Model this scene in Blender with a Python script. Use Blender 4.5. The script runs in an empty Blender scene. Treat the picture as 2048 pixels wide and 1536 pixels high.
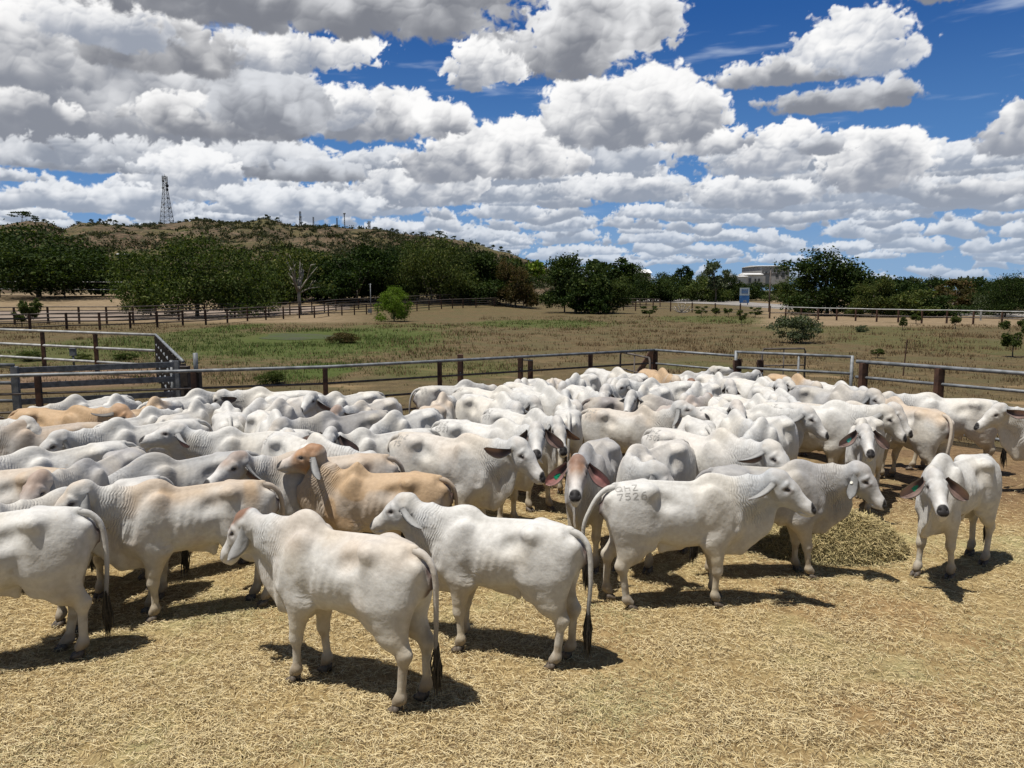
import bpy, bmesh, math, random
import numpy as np
from mathutils import Vector, Matrix
from mathutils.bvhtree import BVHTree

# ------------------------------------------------------------ camera, sky, sun
scene = bpy.context.scene
COL = scene.collection
PI = math.pi
FPX, CX, CY, CAMH = 1539.0, 1024.0, 768.0, 3.2
PITCH = math.radians(6.96)
cam_data = bpy.data.cameras.new("camera")
cam = bpy.data.objects.new("camera", cam_data)
COL.objects.link(cam)
cam.location = (0, 0, CAMH)
cam.rotation_euler = (PI / 2 - PITCH, 0, 0)
cam_data.sensor_width = 36.0
cam_data.lens = 36.0 * FPX / 2048.0
cam_data.clip_start = 0.1
cam_data.clip_end = 20000
scene.camera = cam

SHIFT = Vector((0.29, 0.13, -1.0))            # where shadows fall per metre of height
sun_dir = -SHIFT.normalized()
sun_elev = math.asin(sun_dir.z)
sun_az = math.atan2(sun_dir.x, sun_dir.y)
sd = bpy.data.lights.new("sun", 'SUN')
sd.energy = 5.0
sd.angle = math.radians(0.53)
sd.color = (1.0, 0.955, 0.88)
sun = bpy.data.objects.new("sun", sd)
COL.objects.link(sun)
sun.rotation_euler = sun_dir.to_track_quat('Z', 'Y').to_euler()
scene.view_settings.view_transform = 'Standard'
scene.view_settings.look = 'None'
scene.view_settings.exposure = 0.28
scene.view_settings.gamma = 1.0


def ray(px, py):
    x, y, z = (px - CX) / FPX, -(py - CY) / FPX, -1.0
    a = PI / 2 - PITCH
    return Vector((x, y * math.cos(a) - z * math.sin(a), y * math.sin(a) + z * math.cos(a)))


def at_z(px, py, z=0.0):
    """point of height z seen at photo pixel"""
    d = ray(px, py)
    t = (z - CAMH) / d.z
    return Vector((0, 0, CAMH)) + d * t


def at_y(px, py, Y):
    d = ray(px, py)
    return Vector((0, 0, CAMH)) + d * (Y / d.y)


# ------------------------------------------------------------ helpers
def tag(o, label=None, cat=None, group=None, kind=None):
    if label: o['label'] = label
    if cat: o['category'] = cat
    if group: o['group'] = group
    if kind: o['kind'] = kind
    return o


def empty(name, loc=(0, 0, 0), rz=0.0):
    o = bpy.data.objects.new(name, None)
    o.empty_display_size = 0.2
    COL.objects.link(o)
    o.location = loc
    o.rotation_euler = (0, 0, rz)
    return o


def link(name, mesh, parent=None, mat=None):
    o = bpy.data.objects.new(name, mesh)
    COL.objects.link(o)
    if parent: o.parent = parent
    if mat is not None:
        if len(mesh.materials) == 0:
            for m in (mat if isinstance(mat, (list, tuple)) else [mat]):
                mesh.materials.append(m)
    return o


def np_mesh(name, verts, faces, smooth=False, n=4):
    """verts (N,3), faces (M,n) arrays -> mesh, fast"""
    me = bpy.data.meshes.new(name)
    verts = np.asarray(verts, dtype=np.float32)
    faces = np.asarray(faces, dtype=np.int32)
    me.vertices.add(len(verts)); me.vertices.foreach_set('co', verts.ravel())
    me.loops.add(faces.size); me.loops.foreach_set('vertex_index', faces.ravel())
    me.polygons.add(len(faces))
    me.polygons.foreach_set('loop_start', np.arange(0, faces.size, faces.shape[1], dtype=np.int32))
    me.polygons.foreach_set('loop_total', np.full(len(faces), faces.shape[1], dtype=np.int32))
    me.polygons.foreach_set('use_smooth', np.full(len(faces), smooth))
    me.update(calc_edges=True)
    return me


def set_color(me, name, rgb):
    a = me.color_attributes.new(name, 'FLOAT_COLOR', 'POINT')
    c = np.ones((len(me.vertices), 4), dtype=np.float32)
    c[:, :3] = rgb
    a.data.foreach_set('color', c.ravel())


def set_vec(me, name, v):
    a = me.attributes.new(name, 'FLOAT_VECTOR', 'POINT')
    a.data.foreach_set('vector', np.asarray(v, dtype=np.float32).ravel())


class MB:
    """collects boxes, tubes, lathes into one mesh"""
    def __init__(s):
        s.v = []; s.f = []

    def add(s, vs, fs):
        b = len(s.v)
        s.v += [tuple(v) for v in vs]
        s.f += [tuple(i + b for i in f) for f in fs]
        return s

    def box(s, c, d, rz=0.0, rot=None):
        hx, hy, hz = d[0] / 2, d[1] / 2, d[2] / 2
        R = rot if rot is not None else Matrix.Rotation(rz, 3, 'Z')
        c = Vector(c)
        vs = [c + R @ Vector((x, y, z)) for x in (-hx, hx) for y in (-hy, hy) for z in (-hz, hz)]
        return s.add(vs, [(0, 1, 3, 2), (4, 6, 7, 5), (0, 4, 5, 1), (2, 3, 7, 6), (0, 2, 6, 4), (1, 5, 7, 3)])

    def bar(s, a, b, w, h=None):
        """rectangular bar a->b, w sideways, h up"""
        h = h or w
        a, b = Vector(a), Vector(b)
        d = (b - a)
        L = d.length
        x = d.normalized()
        up = Vector((0, 0, 1)) if abs(x.z) < 0.99 else Vector((0, 1, 0))
        y = up.cross(x).normalized(); z = x.cross(y)
        R = Matrix((x, y, z)).transposed()
        return s.box((a + b) / 2, (L, w, h), rot=R)

    def tube(s, pts, rad, n=8, cap=True):
        pts = [Vector(p) for p in pts]
        if not hasattr(rad, '__len__'): rad = [rad] * len(pts)
        rings = []
        prev = None
        for i, p in enumerate(pts):
            t = (pts[min(i + 1, len(pts) - 1)] - pts[max(i - 1, 0)])
            t = t.normalized() if t.length > 1e-9 else Vector((0, 0, 1))
            if prev is None:
                u = t.cross(Vector((0, 0, 1)))
                if u.length < 1e-3: u = t.cross(Vector((0, 1, 0)))
            else:
                u = prev - t * prev.dot(t)
                if u.length < 1e-6: u = t.cross(Vector((0, 1, 0)))
            u.normalize(); prev = u
            w = t.cross(u)
            rings.append([p + (u * math.cos(2 * PI * k / n) + w * math.sin(2 * PI * k / n)) * rad[i] for k in range(n)])
        vs = [v for r in rings for v in r]
        fs = []
        for i in range(len(pts) - 1):
            for k in range(n):
                a = i * n + k; b = i * n + (k + 1) % n
                fs.append((a, b, b + n, a + n))
        if cap:
            fs.append(tuple(range(n))[::-1])
            fs.append(tuple((len(pts) - 1) * n + k for k in range(n)))
        return s.add(vs, fs)

    def mesh(s, name, smooth=False):
        me = bpy.data.meshes.new(name)
        me.from_pydata(s.v, [], s.f)
        me.update()
        if smooth:
            me.polygons.foreach_set('use_smooth', np.full(len(me.polygons), True))
        return me

    def build(s, name, mat, parent=None, smooth=False):
        return link(name, s.mesh(name, smooth), parent, mat)


# ------------------------------------------------------------ material kit
class NT:
    def __init__(s, tree):
        s.t = tree; s.n = tree.nodes; s.l = tree.links

    def add(s, typ, **kw):
        nd = s.n.new(typ)
        for k, v in kw.items(): setattr(nd, k, v)
        return nd

    def put(s, sock, v):
        if isinstance(v, bpy.types.NodeSocket): s.l.new(v, sock)
        elif isinstance(v, bpy.types.Node): s.l.new(v.outputs[0], sock)
        elif v is not None:
            if hasattr(v, '__len__') and sock.type == 'RGBA' and len(v) == 3: v = (*v, 1)
            sock.default_value = v

    def math(s, op, a, b=None, c=None, clamp=False):
        nd = s.add('ShaderNodeMath', operation=op, use_clamp=clamp)
        s.put(nd.inputs[0], a)
        if b is not None: s.put(nd.inputs[1], b)
        if c is not None: s.put(nd.inputs[2], c)
        return nd.outputs[0]

    def vmath(s, op, a, b=None, scale=None):
        nd = s.add('ShaderNodeVectorMath', operation=op)
        s.put(nd.inputs[0], a)
        if b is not None: s.put(nd.inputs[1], b)
        if scale is not None: s.put(nd.inputs[3], scale)
        return nd.outputs['Value'] if op in ('DOT_PRODUCT', 'LENGTH', 'DISTANCE') else nd.outputs[0]

    def noise(s, vec, scale, detail=4, rough=0.55, dim='3D', lac=2.0, dist=0.0, color=False):
        nd = s.add('ShaderNodeTexNoise', noise_dimensions=dim)
        if vec is not None: s.put(nd.inputs['Vector'], vec)
        s.put(nd.inputs['Scale'], scale)
        nd.inputs['Detail'].default_value = detail
        nd.inputs['Roughness'].default_value = rough
        nd.inputs['Lacunarity'].default_value = lac
        nd.inputs['Distortion'].default_value = dist
        return nd.outputs['Color' if color else 'Fac']

    def smooth(s, v, a, b, lo=0.0, hi=1.0):
        nd = s.add('ShaderNodeMapRange', interpolation_type='SMOOTHSTEP')
        s.put(nd.inputs['Value'], v)
        s.put(nd.inputs['From Min'], a); s.put(nd.inputs['From Max'], b)
        s.put(nd.inputs['To Min'], lo); s.put(nd.inputs['To Max'], hi)
        return nd.outputs[0]

    def mix(s, f, a, b, blend='MIX'):
        nd = s.add('ShaderNodeMix', data_type='RGBA', blend_type=blend)
        s.put(nd.inputs[0], f); s.put(nd.inputs[6], a); s.put(nd.inputs[7], b)
        return nd.outputs[2]

    def xyz(s, v):
        nd = s.add('ShaderNodeSeparateXYZ'); s.put(nd.inputs[0], v)
        return nd.outputs

    def comb(s, x, y, z):
        nd = s.add('ShaderNodeCombineXYZ')
        s.put(nd.inputs[0], x); s.put(nd.inputs[1], y); s.put(nd.inputs[2], z)
        return nd.outputs[0]


def new_mat(name, rough=0.7, metal=0.0, spec=0.5):
    m = bpy.data.materials.new(name)
    m.use_nodes = True
    k = NT(m.node_tree)
    b = m.node_tree.nodes['Principled BSDF']
    b.inputs['Roughness'].default_value = rough
    b.inputs['Metallic'].default_value = metal
    b.inputs['Specular IOR Level'].default_value = spec
    m.cycles.emission_sampling = 'NONE'
    return m, k, b


def speckled(name, ca, cb, scale=8.0, rough=0.7, metal=0.0, spec=0.4, bump=0.0, coord='Object', detail=5, lo=.35, hi=.65):
    m, k, b = new_mat(name, rough, metal, spec)
    tc = k.add('ShaderNodeTexCoord')
    n = k.noise(tc.outputs[coord], scale, detail)
    c = k.mix(k.smooth(n, lo, hi), ca, cb)
    k.put(b.inputs['Base Color'], c)
    if bump:
        bp = k.add('ShaderNodeBump'); bp.inputs['Strength'].default_value = 1.0
        bp.inputs['Distance'].default_value = bump
        k.put(bp.inputs['Height'], n); k.put(b.inputs['Normal'], bp.outputs[0])
    return m
# ------------------------------------------------------------ world and sky
world = bpy.data.worlds.new("World")
scene.world = world
world.use_nodes = True
k = NT(world.node_tree)
bg = world.node_tree.nodes['Background']
sky = k.add('ShaderNodeTexSky', sky_type='NISHITA')
sky.sun_disc = False
sky.sun_elevation = sun_elev
sky.sun_rotation = sun_az
sky.altitude = 300
sky.air_density = 1.0; sky.dust_density = .5; sky.ozone_density = 3.0
bg.inputs['Strength'].default_value = 0.05
k.put(bg.inputs['Color'], sky.outputs[0])
world.cycles.sampling_method = 'MANUAL'
world.cycles.sample_map_resolution = 512


def px_ae(px, py):
    v = ray(px, py); v.normalize()
    return math.degrees(math.atan2(v.x, v.y)), math.degrees(math.asin(v.z))


def hash2(i, j, seed):
    n = (i.astype(np.int64) * 374761393 + j.astype(np.int64) * 668265263 + seed * 1442695041) & 0xffffffff
    n = ((n ^ (n >> 13)) * 1274126177) & 0xffffffff
    n = ((n ^ (n >> 16)) * 2246822519) & 0xffffffff
    return n ^ (n >> 15)


def perlin2(x, y, seed):
    i, j = np.floor(x), np.floor(y)
    fx, fy = x - i, y - j
    u, v = fx * fx * fx * (fx * (fx * 6 - 15) + 10), fy * fy * fy * (fy * (fy * 6 - 15) + 10)
    def gr(a, b):
        h = hash2(i + a, j + b, seed) / 4294967296.0 * 2 * PI
        return np.cos(h) * (fx - a) + np.sin(h) * (fy - b)
    a, b, c, d = gr(0, 0), gr(1, 0), gr(0, 1), gr(1, 1)
    return (a + (b - a) * u) * (1 - v) + (c + (d - c) * u) * v


def fbm2(x, y, seed, octs=5, gain=.5):
    r = 0; a = 1.0; n = 0
    for o in range(octs):
        r = r + a * perlin2(x * 2 ** o + o * 7.7, y * 2 ** o - o * 3.1, seed + o)
        n += a; a *= gain
    return r / n * 1.5


def puff2(x, y, seed):
    """rounded cells, 1 in the middle of a puff and 0 in the creases"""
    i, j = np.floor(x), np.floor(y)
    best = np.full(x.shape, 9.0)
    for a in (-1, 0, 1):
        for b in (-1, 0, 1):
            h = hash2(i + a, j + b, seed)
            px = i + a + .15 + .7 * ((h & 0xffff) / 65535.0)
            py = j + b + .15 + .7 * ((h >> 16) / 65535.0)
            best = np.minimum(best, (x - px) ** 2 + (y - py) ** 2)
    return 1 - np.minimum(best, 1.0)


AZ = np.concatenate([np.arange(-80, -37, .30), np.arange(-37, 37, .058), np.arange(37, 80, .30)])
EL = np.concatenate([np.arange(-1.2, 21.2, .058), np.arange(21.2, 40, .30)])
GA, GE = np.meshgrid(AZ, EL)


def blue_sky():
    e = np.clip(GE, 0, 40)[..., None]
    lowc, mid, hi = np.array((.23, .37, .56)), np.array((.095, .235, .50)), np.array((.022, .095, .31))
    t1 = sstep(e, 0, 9); t2 = sstep(e, 5, 20)
    c = lowc * (1 - t1) + mid * t1
    c = c * (1 - t2) + hi * t2
    w = fbm2(GA * .10 + GE * .25, GE * .8 - GA * .06, 11, 5, .6)
    w = (sstep(w, .10, .75) * .45 * sstep(GE, 2, 8))[..., None]
    return c * (1 - w) + np.array((.62, .70, .80)) * w


def sstep(x, a, b):
    t = np.clip((x - a) / (b - a), 0, 1)
    return t * t * (3 - 2 * t)


SKY = blue_sky()


def paint_cloud(win, body, v, cell, seed, dark=.5, lit=1.0, haze=0.0, soft=.06, rough=1.0, wisp=.5):
    """body: smooth field >0 inside (about 1 at heart); v: 0 at flat base, 1 at top"""
    A, E = GA[win], GE[win]
    wx = fbm2(A / cell * .8, E / cell * .8, seed + 50, 3) * .34 * cell
    wy = fbm2(A / cell * .8 + 9, E / cell * .8, seed + 60, 3) * .34 * cell
    x, y = (A + wx) / cell, (E + wy) * 1.15 / cell
    p1 = puff2(x, y, seed); p2 = puff2(x * 2.3 + 5, y * 2.3, seed + 1); p3 = puff2(x * 5.1, y * 5.1 + 3, seed + 2)
    f = fbm2(x * 1.4, y * 1.4, seed + 9, 6, .58)
    rel = .52 * p1 + .28 * p2 + .13 * p3 - .50
    up = sstep(v, -.05, .35)
    bil = rel * (.35 + .65 * up) * rough + f * (.42 + wisp * .25) * (1.25 - .5 * up)
    B = body + bil * .95
    ragged = fbm2(x * 3.1, y * 3.1, seed + 21, 4, .6)
    a = sstep(B + ragged * .10 * wisp * 2, 0, soft + .20 * (1 - up) + .15)
    # light: surface height as seen from here, sun from high left
    fl = fbm2(x * .55 + 3, y * .55, seed + 33, 3, .5)
    Hh = .66 * p1 + .24 * p2 + .05 * p3 + .9 * np.sqrt(np.clip(body, 0, 2) + .03) + fl * .5
    s = cell
    gy = np.gradient(Hh, axis=0) / np.gradient(GE[win], axis=0) * s
    gx = np.gradient(Hh, axis=1) / np.gradient(GA[win], axis=1) * s
    d = np.tanh((-gy * .9 + gx * .35) * .55)
    rim = np.exp(-np.clip(B, 0, 9) / .13) * up
    inner = sstep(B, .1, 1.1)
    hv = sstep(v + fl * .22 + .12 * (p1 - .5), -.02, .85)
    L = .04 + .66 * hv + (.22 - .10 * dark) * d * (.20 + .80 * up) + .30 * rim - .10 * inner + .40 * fl + .12 * (p2 - .55) * up + .14 * (p1 - .5) * up
    L = sstep(L, -.05, .98)[..., None]
    lo = np.array((.34, .38, .46)) * (1 - dark) + np.array((.19, .20, .23)) * dark
    hi = np.array((.42, .46, .53)) * (1 - lit) + np.array((.90, .895, .89)) * lit
    c = lo * (1 - L) + hi * L
    c = c * (1 - haze) + np.array((.33, .44, .60)) * haze
    a = a[..., None]
    SKY[win] = SKY[win] * (1 - a) + c * a


def window(a0, a1, e0, e1):
    i0, i1 = np.searchsorted(AZ, a0), np.searchsorted(AZ, a1)
    j0, j1 = np.searchsorted(EL, e0), np.searchsorted(EL, e1)
    return slice(max(0, j0 - 1), j1 + 1), slice(max(0, i0 - 1), i1 + 1)


def row_clouds(b, hgt, wid, cv, hz, seed, dark):
    win = window(-80, 80, b - hgt * 1.6, b + hgt * 2.6)
    A, E = GA[win], GE[win]
    wob = fbm2(A / wid * .8, A * 0 + seed, seed, 2)
    base = b + wob * hgt * 1.1
    v = (E - base) / hgt
    cov = fbm2(A / wid, A * 0 + seed * .37, seed + 5, 3, .55)
    cov = sstep(cov, -.28 - cv * .3, .42) * 1.25 - .12
    body = cov - np.clip(v, 0, 3) * .95
    body = body - (1 - sstep(v, -.34, .04)) * 1.5
    paint_cloud(win, body, v, .42 + hgt * .34, seed, dark=dark, lit=.96 - hz * .35, haze=hz, soft=.10, wisp=.6)


rowset = [(.7, .5, 2.6, .9, .62), (1.25, .55, 2.4, .9, .55), (1.9, .65, 2.8, .9, .48), (2.6, .8, 3.2, .9, .40), (3.4, .9, 3.4, .9, .32),
          (4.3, 1.1, 4.0, .85, .26), (5.2, 1.3, 4.6, .8, .20), (6.3, 1.6, 5.2, .7, .14), (7.6, 2.0, 6.5, .5, .10)]


def single(blobs, ybase, ytop, cell, dark=.5, lit=1.0, haze=0.0, soft=.05, seed=0, wisp=.5, floor=.10, rough=1.0):
    """blobs: (px, py, rx, ry) ellipses in photo pixels -> one cumulus with a common flat base"""
    E_ = []
    for (px, py, rx, ry) in blobs:
        a, e = px_ae(px, py)
        a2, _ = px_ae(px + rx, py); _, e2 = px_ae(px, py - ry)
        E_.append((a, e, abs(a2 - a), abs(e2 - e)))
    _, eb = px_ae(CX, ybase); _, et = px_ae(CX, ytop)
    m = cell * 1.6
    win = window(min(a - r for a, e, r, s in E_) - m, max(a + r for a, e, r, s in E_) + m,
                 min(e - s for a, e, r, s in E_) - m, max(e + s for a, e, r, s in E_) + m)
    A, E = GA[win], GE[win]
    acc = 0
    for a, e, r, s in E_:
        q = 1 - np.sqrt(((A - a) / r) ** 2 + ((E - e) / s) ** 2)
        acc = acc + np.exp(np.clip(q * min(r, s) / cell * .9, -8, 8) * 4)
    body = np.log(acc) / 4 - .04
    v = (E - eb) / (et - eb)
    body = np.minimum(body, 1.4) - (1 - sstep(v, -.22, floor)) * 1.1
    paint_cloud(win, body, v, cell, seed, dark, lit, haze, soft, rough, wisp)


def scatter(n, e0, e1, seed0):
    rs = random.Random(seed0)
    L_ = sorted([e0 + (e1 - e0) * rs.random() ** 1.25 for _ in range(n)])
    for q, e in enumerate(L_):
        a = rs.uniform(-78, 78)
        w = (.5 + e * .25) * rs.uniform(.6, 1.7)
        hg = w * rs.uniform(.26, .62)
        to_px = lambda aa, ee: (CX + FPX * math.tan(math.radians(aa)), None)
        E_ = [(a, e + hg * .35, w, hg * .55)]
        for t in range(rs.randint(2, 4)):
            E_.append((a + w * rs.uniform(-.75, .75), e + hg * rs.uniform(.35, .9), w * rs.uniform(.25, .5), hg * rs.uniform(.3, .55)))
        cell = .28 + hg * .38
        m_ = cell * 1.6
        win = window(min(z[0] - z[2] for z in E_) - m_, max(z[0] + z[2] for z in E_) + m_, e - hg * .6 - m_, e + hg * 1.6 + m_)
        A, E = GA[win], GE[win]
        acc = 0
        for aa, ee, r_, s_ in E_:
            qd = 1 - np.sqrt(((A - aa) / r_) ** 2 + ((E - ee) / s_) ** 2)
            acc = acc + np.exp(np.clip(qd * min(r_, s_) / cell, -8, 8) * 4)
        v = (E - e) / (hg * 1.3)
        body = np.minimum(np.log(acc) / 4 + .08, 1.3) - (1 - sstep(v, -.25, .12)) * 1.0
        hz = .66 * math.exp(-e / 5.5)
        paint_cloud(win, body, v, cell, seed0 + q * 3, dark=.55 * rs.uniform(.5, 1.3) * (1 - hz * .5), lit=rs.uniform(.75, 1), haze=hz, soft=.08, wisp=.6)


for i_, (b_, h_, w_, c_, z_) in enumerate(rowset):
    row_clouds(b_, h_, w_, c_ * .1, z_, 100 + 13 * i_, .55 - z_ * .3)
    if i_ >= 1:
        scatter(38, b_ - .1, b_ + .9, 7000 + 500 * i_)

CL = [  # far to near
    ([(60, 200, 200, 160), (300, 220, 200, 110), (480, 260, 120, 120), (540, 130, 80, 80), (120, 60, 220, 100)], 330, -60, 2.2, dict(dark=.75, lit=.75, wisp=.8)),
    ([(330, 330, 180, 40), (120, 330, 200, 40), (560, 330, 120, 40)], 370, 270, 1.5, dict(dark=.6, lit=.8, haze=.1, wisp=.7)),
    ([(350, 355, 90, 45), (310, 380, 60, 30), (420, 370, 70, 35)], 425, 300, 1.1, dict(dark=.35, haze=.12)),
    ([(380, 330, 60, 40), (420, 345, 60, 40)], 400, 300, 1.0, dict(dark=.3, haze=.08)),
    ([(640, 350, 110, 24), (560, 350, 50, 18)], 372, 315, 1.2, dict(dark=.95, lit=.45, haze=.05)),
    ([(840, 370, 90, 45), (770, 395, 60, 30), (920, 350, 60, 50)], 420, 320, 1.1, dict(dark=.45, haze=.08)),
    ([(640, 410, 120, 30), (520, 400, 80, 25)], 440, 370, 1.1, dict(dark=.45, haze=.2)),
    ([(110, 410, 120, 25), (260, 400, 80, 28)], 440, 370, 1.1, dict(dark=.4, haze=.2)),
    ([(100, 355, 160, 26), (240, 350, 60, 20)], 372, 330, 1.3, dict(dark=.8, lit=.5, haze=.1)),
    ([(70, 250, 120, 45), (160, 275, 60, 25), (10, 230, 80, 50)], 292, 200, 1.5, dict(dark=.75)),
    ([(70, 300, 140, 22)], 318, 280, 1.4, dict(dark=1, lit=.25, haze=.05)),
    ([(1000, 300, 130, 50), (1050, 280, 60, 40), (920, 330, 80, 30), (880, 350, 70, 30), (1080, 330, 80, 30)], 368, 245, 1.3, dict(dark=.6)),
    ([(1560, 300, 70, 45), (1520, 330, 60, 30), (1600, 270, 40, 25)], 372, 235, 1.1, dict(dark=.3)),
    ([(1760, 330, 100, 55), (1700, 300, 60, 40), (1800, 300, 55, 40), (1720, 370, 60, 30)], 405, 245, 1.2, dict(dark=.45)),
    ([(1500, 400, 110, 26), (1450, 380, 60, 22), (1580, 385, 60, 22)], 422, 345, 1.0, dict(dark=.45, haze=.1)),
    ([(1280, 380, 90, 22), (1200, 375, 70, 22)], 405, 335, 1.0, dict(dark=.45, haze=.12)),
    ([(2020, 300, 80, 50), (2060, 250, 70, 60), (1980, 330, 60, 25)], 345, 175, 1.3, dict(dark=.5)),
    ([(1950, 385, 90, 25), (2040, 400, 70, 30)], 420, 350, 1.1, dict(dark=.5, haze=.1)),
    ([(1645, 300, 50, 25)], 330, 270, 1.1, dict(dark=.6, lit=.6)),
    ([(740, 250, 110, 40), (790, 215, 60, 35), (880, 240, 60, 35), (690, 260, 70, 28)], 292, 180, 1.4, dict(dark=.75)),
    ([(660, 230, 60, 50), (700, 210, 50, 30)], 270, 170, 1.3, dict(dark=.4)),
    ([(400, 250, 120, 45), (350, 225, 60, 35), (480, 255, 90, 40), (560, 250, 60, 40)], 296, 195, 1.5, dict(dark=.9)),
    ([(520, 200, 110, 70), (600, 220, 60, 50)], 300, 120, 1.6, dict(dark=.85, lit=.5)),
    ([(1400, 290, 70, 28), (1450, 280, 40, 22)], 325, 250, 1.1, dict(dark=.55)),
    ([(1260, 230, 130, 60), (1180, 230, 75, 60), (1320, 190, 80, 60), (1390, 230, 60, 50), (1150, 200, 50, 35), (1230, 275, 110, 30)], 308, 130, 1.6, dict(dark=.7)),
    ([(1620, 220, 110, 26), (1720, 210, 90, 34), (1780, 200, 40, 40)], 250, 160, 1.4, dict(dark=.85, lit=.6)),
    ([(1560, 160, 100, 36), (1640, 150, 100, 36), (1480, 180, 50, 30)], 192, 100, 1.4, dict(dark=.8, lit=.95)),
    ([(1720, 90, 80, 45), (1650, 100, 60, 32), (1690, 50, 60, 28), (1760, 130, 55, 30), (1820, 100, 32, 20), (1775, 45, 30, 22)], 200, 20, 1.3, dict(dark=.1, lit=1)),
    ([(500, 120, 110, 34), (620, 105, 90, 26), (700, 92, 50, 20), (560, 140, 60, 30)], 165, 70, 1.4, dict(dark=.4, wisp=.9)),
    ([(60, 160, 120, 60), (130, 120, 100, 60), (10, 100, 80, 60), (60, 60, 110, 50)], 235, 20, 1.9, dict(dark=.75)),
    ([(330, 130, 120, 50), (250, 110, 90, 60), (420, 150, 60, 30), (300, 60, 110, 40)], 182, 20, 1.9, dict(dark=1)),
    ([(200, 60, 120, 50), (260, 100, 80, 40)], 150, 10, 1.6, dict(dark=.3)),
    ([(960, 120, 50, 40), (940, 160, 40, 26), (985, 95, 40, 26), (1020, 130, 50, 28)], 190, 75, 1.2, dict(dark=.6, wisp=.9)),
    ([(1180, 70, 130, 60), (1110, 120, 70, 40), (1250, 40, 90, 60), (1160, 150, 45, 20), (1230, 0, 110, 60)], 165, -60, 1.8, dict(dark=.95, lit=.85, wisp=.8)),
    ([(1940, 20, 110, 34), (1900, -20, 90, 40), (1960, 50, 50, 22)], 75, -60, 1.5, dict(dark=.85, lit=.6, wisp=.9)),
    ([(560, 30, 300, 50), (720, 10, 200, 60), (450, 0, 200, 50), (850, 60, 90, 34), (930, 0, 80, 40)], 92, -190, 2.2, dict(dark=1, lit=.75, wisp=.8)),
]
for i_, (bl, yb_, yt_, ce_, kw_) in enumerate(CL):
    single(bl, yb_, yt_, ce_, seed=1000 + 31 * i_, **kw_)
# small ones scattered out of the picture to either side and overhead
rr_ = random.Random(8)
for i_ in range(26):
    sd_ = -1 if i_ % 2 else 1
    px_, py_ = CX + sd_ * rr_.uniform(1250, 2900), rr_.uniform(-150, 430)
    w_ = rr_.uniform(90, 230)
    single([(px_, py_, w_, w_ * .3), (px_ + w_ * .4, py_ - w_ * .2, w_ * .5, w_ * .3)], py_ + w_ * .4, py_ - w_ * .7, 1.8, seed=3000 + i_ * 7)

# darken towards what a phone records, then build the backdrop
SKY = np.clip(SKY, 0, 2) * .91
RD = 9000.0
ca, sa = np.cos(np.radians(GA)), np.sin(np.radians(GA))
ce, se = np.cos(np.radians(GE)), np.sin(np.radians(GE))
DV = np.stack([RD * sa * ce, RD * ca * ce, RD * se + CAMH], -1).reshape(-1, 3)
nr, nc = GA.shape
idx = np.arange(nr * nc).reshape(nr, nc)
DF = np.stack([idx[:-1, :-1], idx[:-1, 1:], idx[1:, 1:], idx[1:, :-1]], -1).reshape(-1, 4)
dm = np_mesh('sky', DV, DF, smooth=True)
set_color(dm, 'cloud', SKY.reshape(-1, 3))
m, k, b = new_mat('sky_clouds')
m.node_tree.nodes.remove(b)
at = k.add('ShaderNodeAttribute', attribute_name='cloud')
em = k.add('ShaderNodeEmission')
k.put(em.inputs['Color'], at.outputs['Color'])
k.put(m.node_tree.nodes['Material Output'].inputs['Surface'], em.outputs[0])
tag(link('sky', dm, None, m), kind='structure')
# ------------------------------------------------------------ cattle
def smin(a, b, k):
    h = np.maximum(k - np.abs(a - b), 0.0) / k
    return np.minimum(a, b) - h * h * k * 0.25


def smax(a, b, k):
    return -smin(-a, -b, k)


def econe(P, a, b, ra, rb, y0=0.0, y1=None):
    """elliptic round cone in a near-vertical plane; a,b = (x,z); ra,rb = (radius in plane, radius sideways)"""
    y1 = y0 if y1 is None else y1
    X, Y, Z = P
    dx, dy, dz = b[0] - a[0], y1 - y0, b[1] - a[1]
    L2 = dx * dx + dy * dy + dz * dz + 1e-12
    L = math.sqrt(L2)
    px, py, pz = X - a[0], Y - y0, Z - a[1]
    s = (px * dx + py * dy + pz * dz) / L2
    t = np.clip(s, 0, 1)
    e = (s - t) * L
    Lp = math.hypot(dx, dz) + 1e-9
    n = (px * (-dz) + pz * dx) / Lp
    yy = py - t * dy
    rn = ra[0] + (rb[0] - ra[0]) * t
    ry = ra[1] + (rb[1] - ra[1]) * t
    rm = np.minimum(rn, ry)
    re = rn
    rho = np.sqrt((n / rn) ** 2 + (yy / ry) ** 2 + (e / re) ** 2)
    return (rho - 1) * rm


def ell(P, c, r, tilt=0.0):
    X, Y, Z = P
    x, y, z = X - c[0], Y - c[1], Z - c[2]
    if tilt:
        ct, st = math.cos(tilt), math.sin(tilt)
        x, z = x * ct + z * st, -x * st + z * ct
    rho = np.sqrt((x / r[0]) ** 2 + (y / r[1]) ** 2 + (z / r[2]) ** 2)
    return (rho - 1) * min(r)


TORSO = np.array([  # x, top, bottom, half width
    (-.84, 1.06, .98, .02), (-.80, 1.15, .89, .10), (-.74, 1.20, .83, .155), (-.66, 1.245, .79, .185), (-.55, 1.285, .755, .20),
    (-.40, 1.300, .725, .210), (-.25, 1.288, .69, .228), (-.05, 1.268, .65, .252), (.12, 1.252, .632, .256),
    (.28, 1.255, .63, .226), (.42, 1.25, .635, .200), (.55, 1.20, .655, .172), (.65, 1.10, .71, .12), (.70, .98, .82, .02)])


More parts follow.
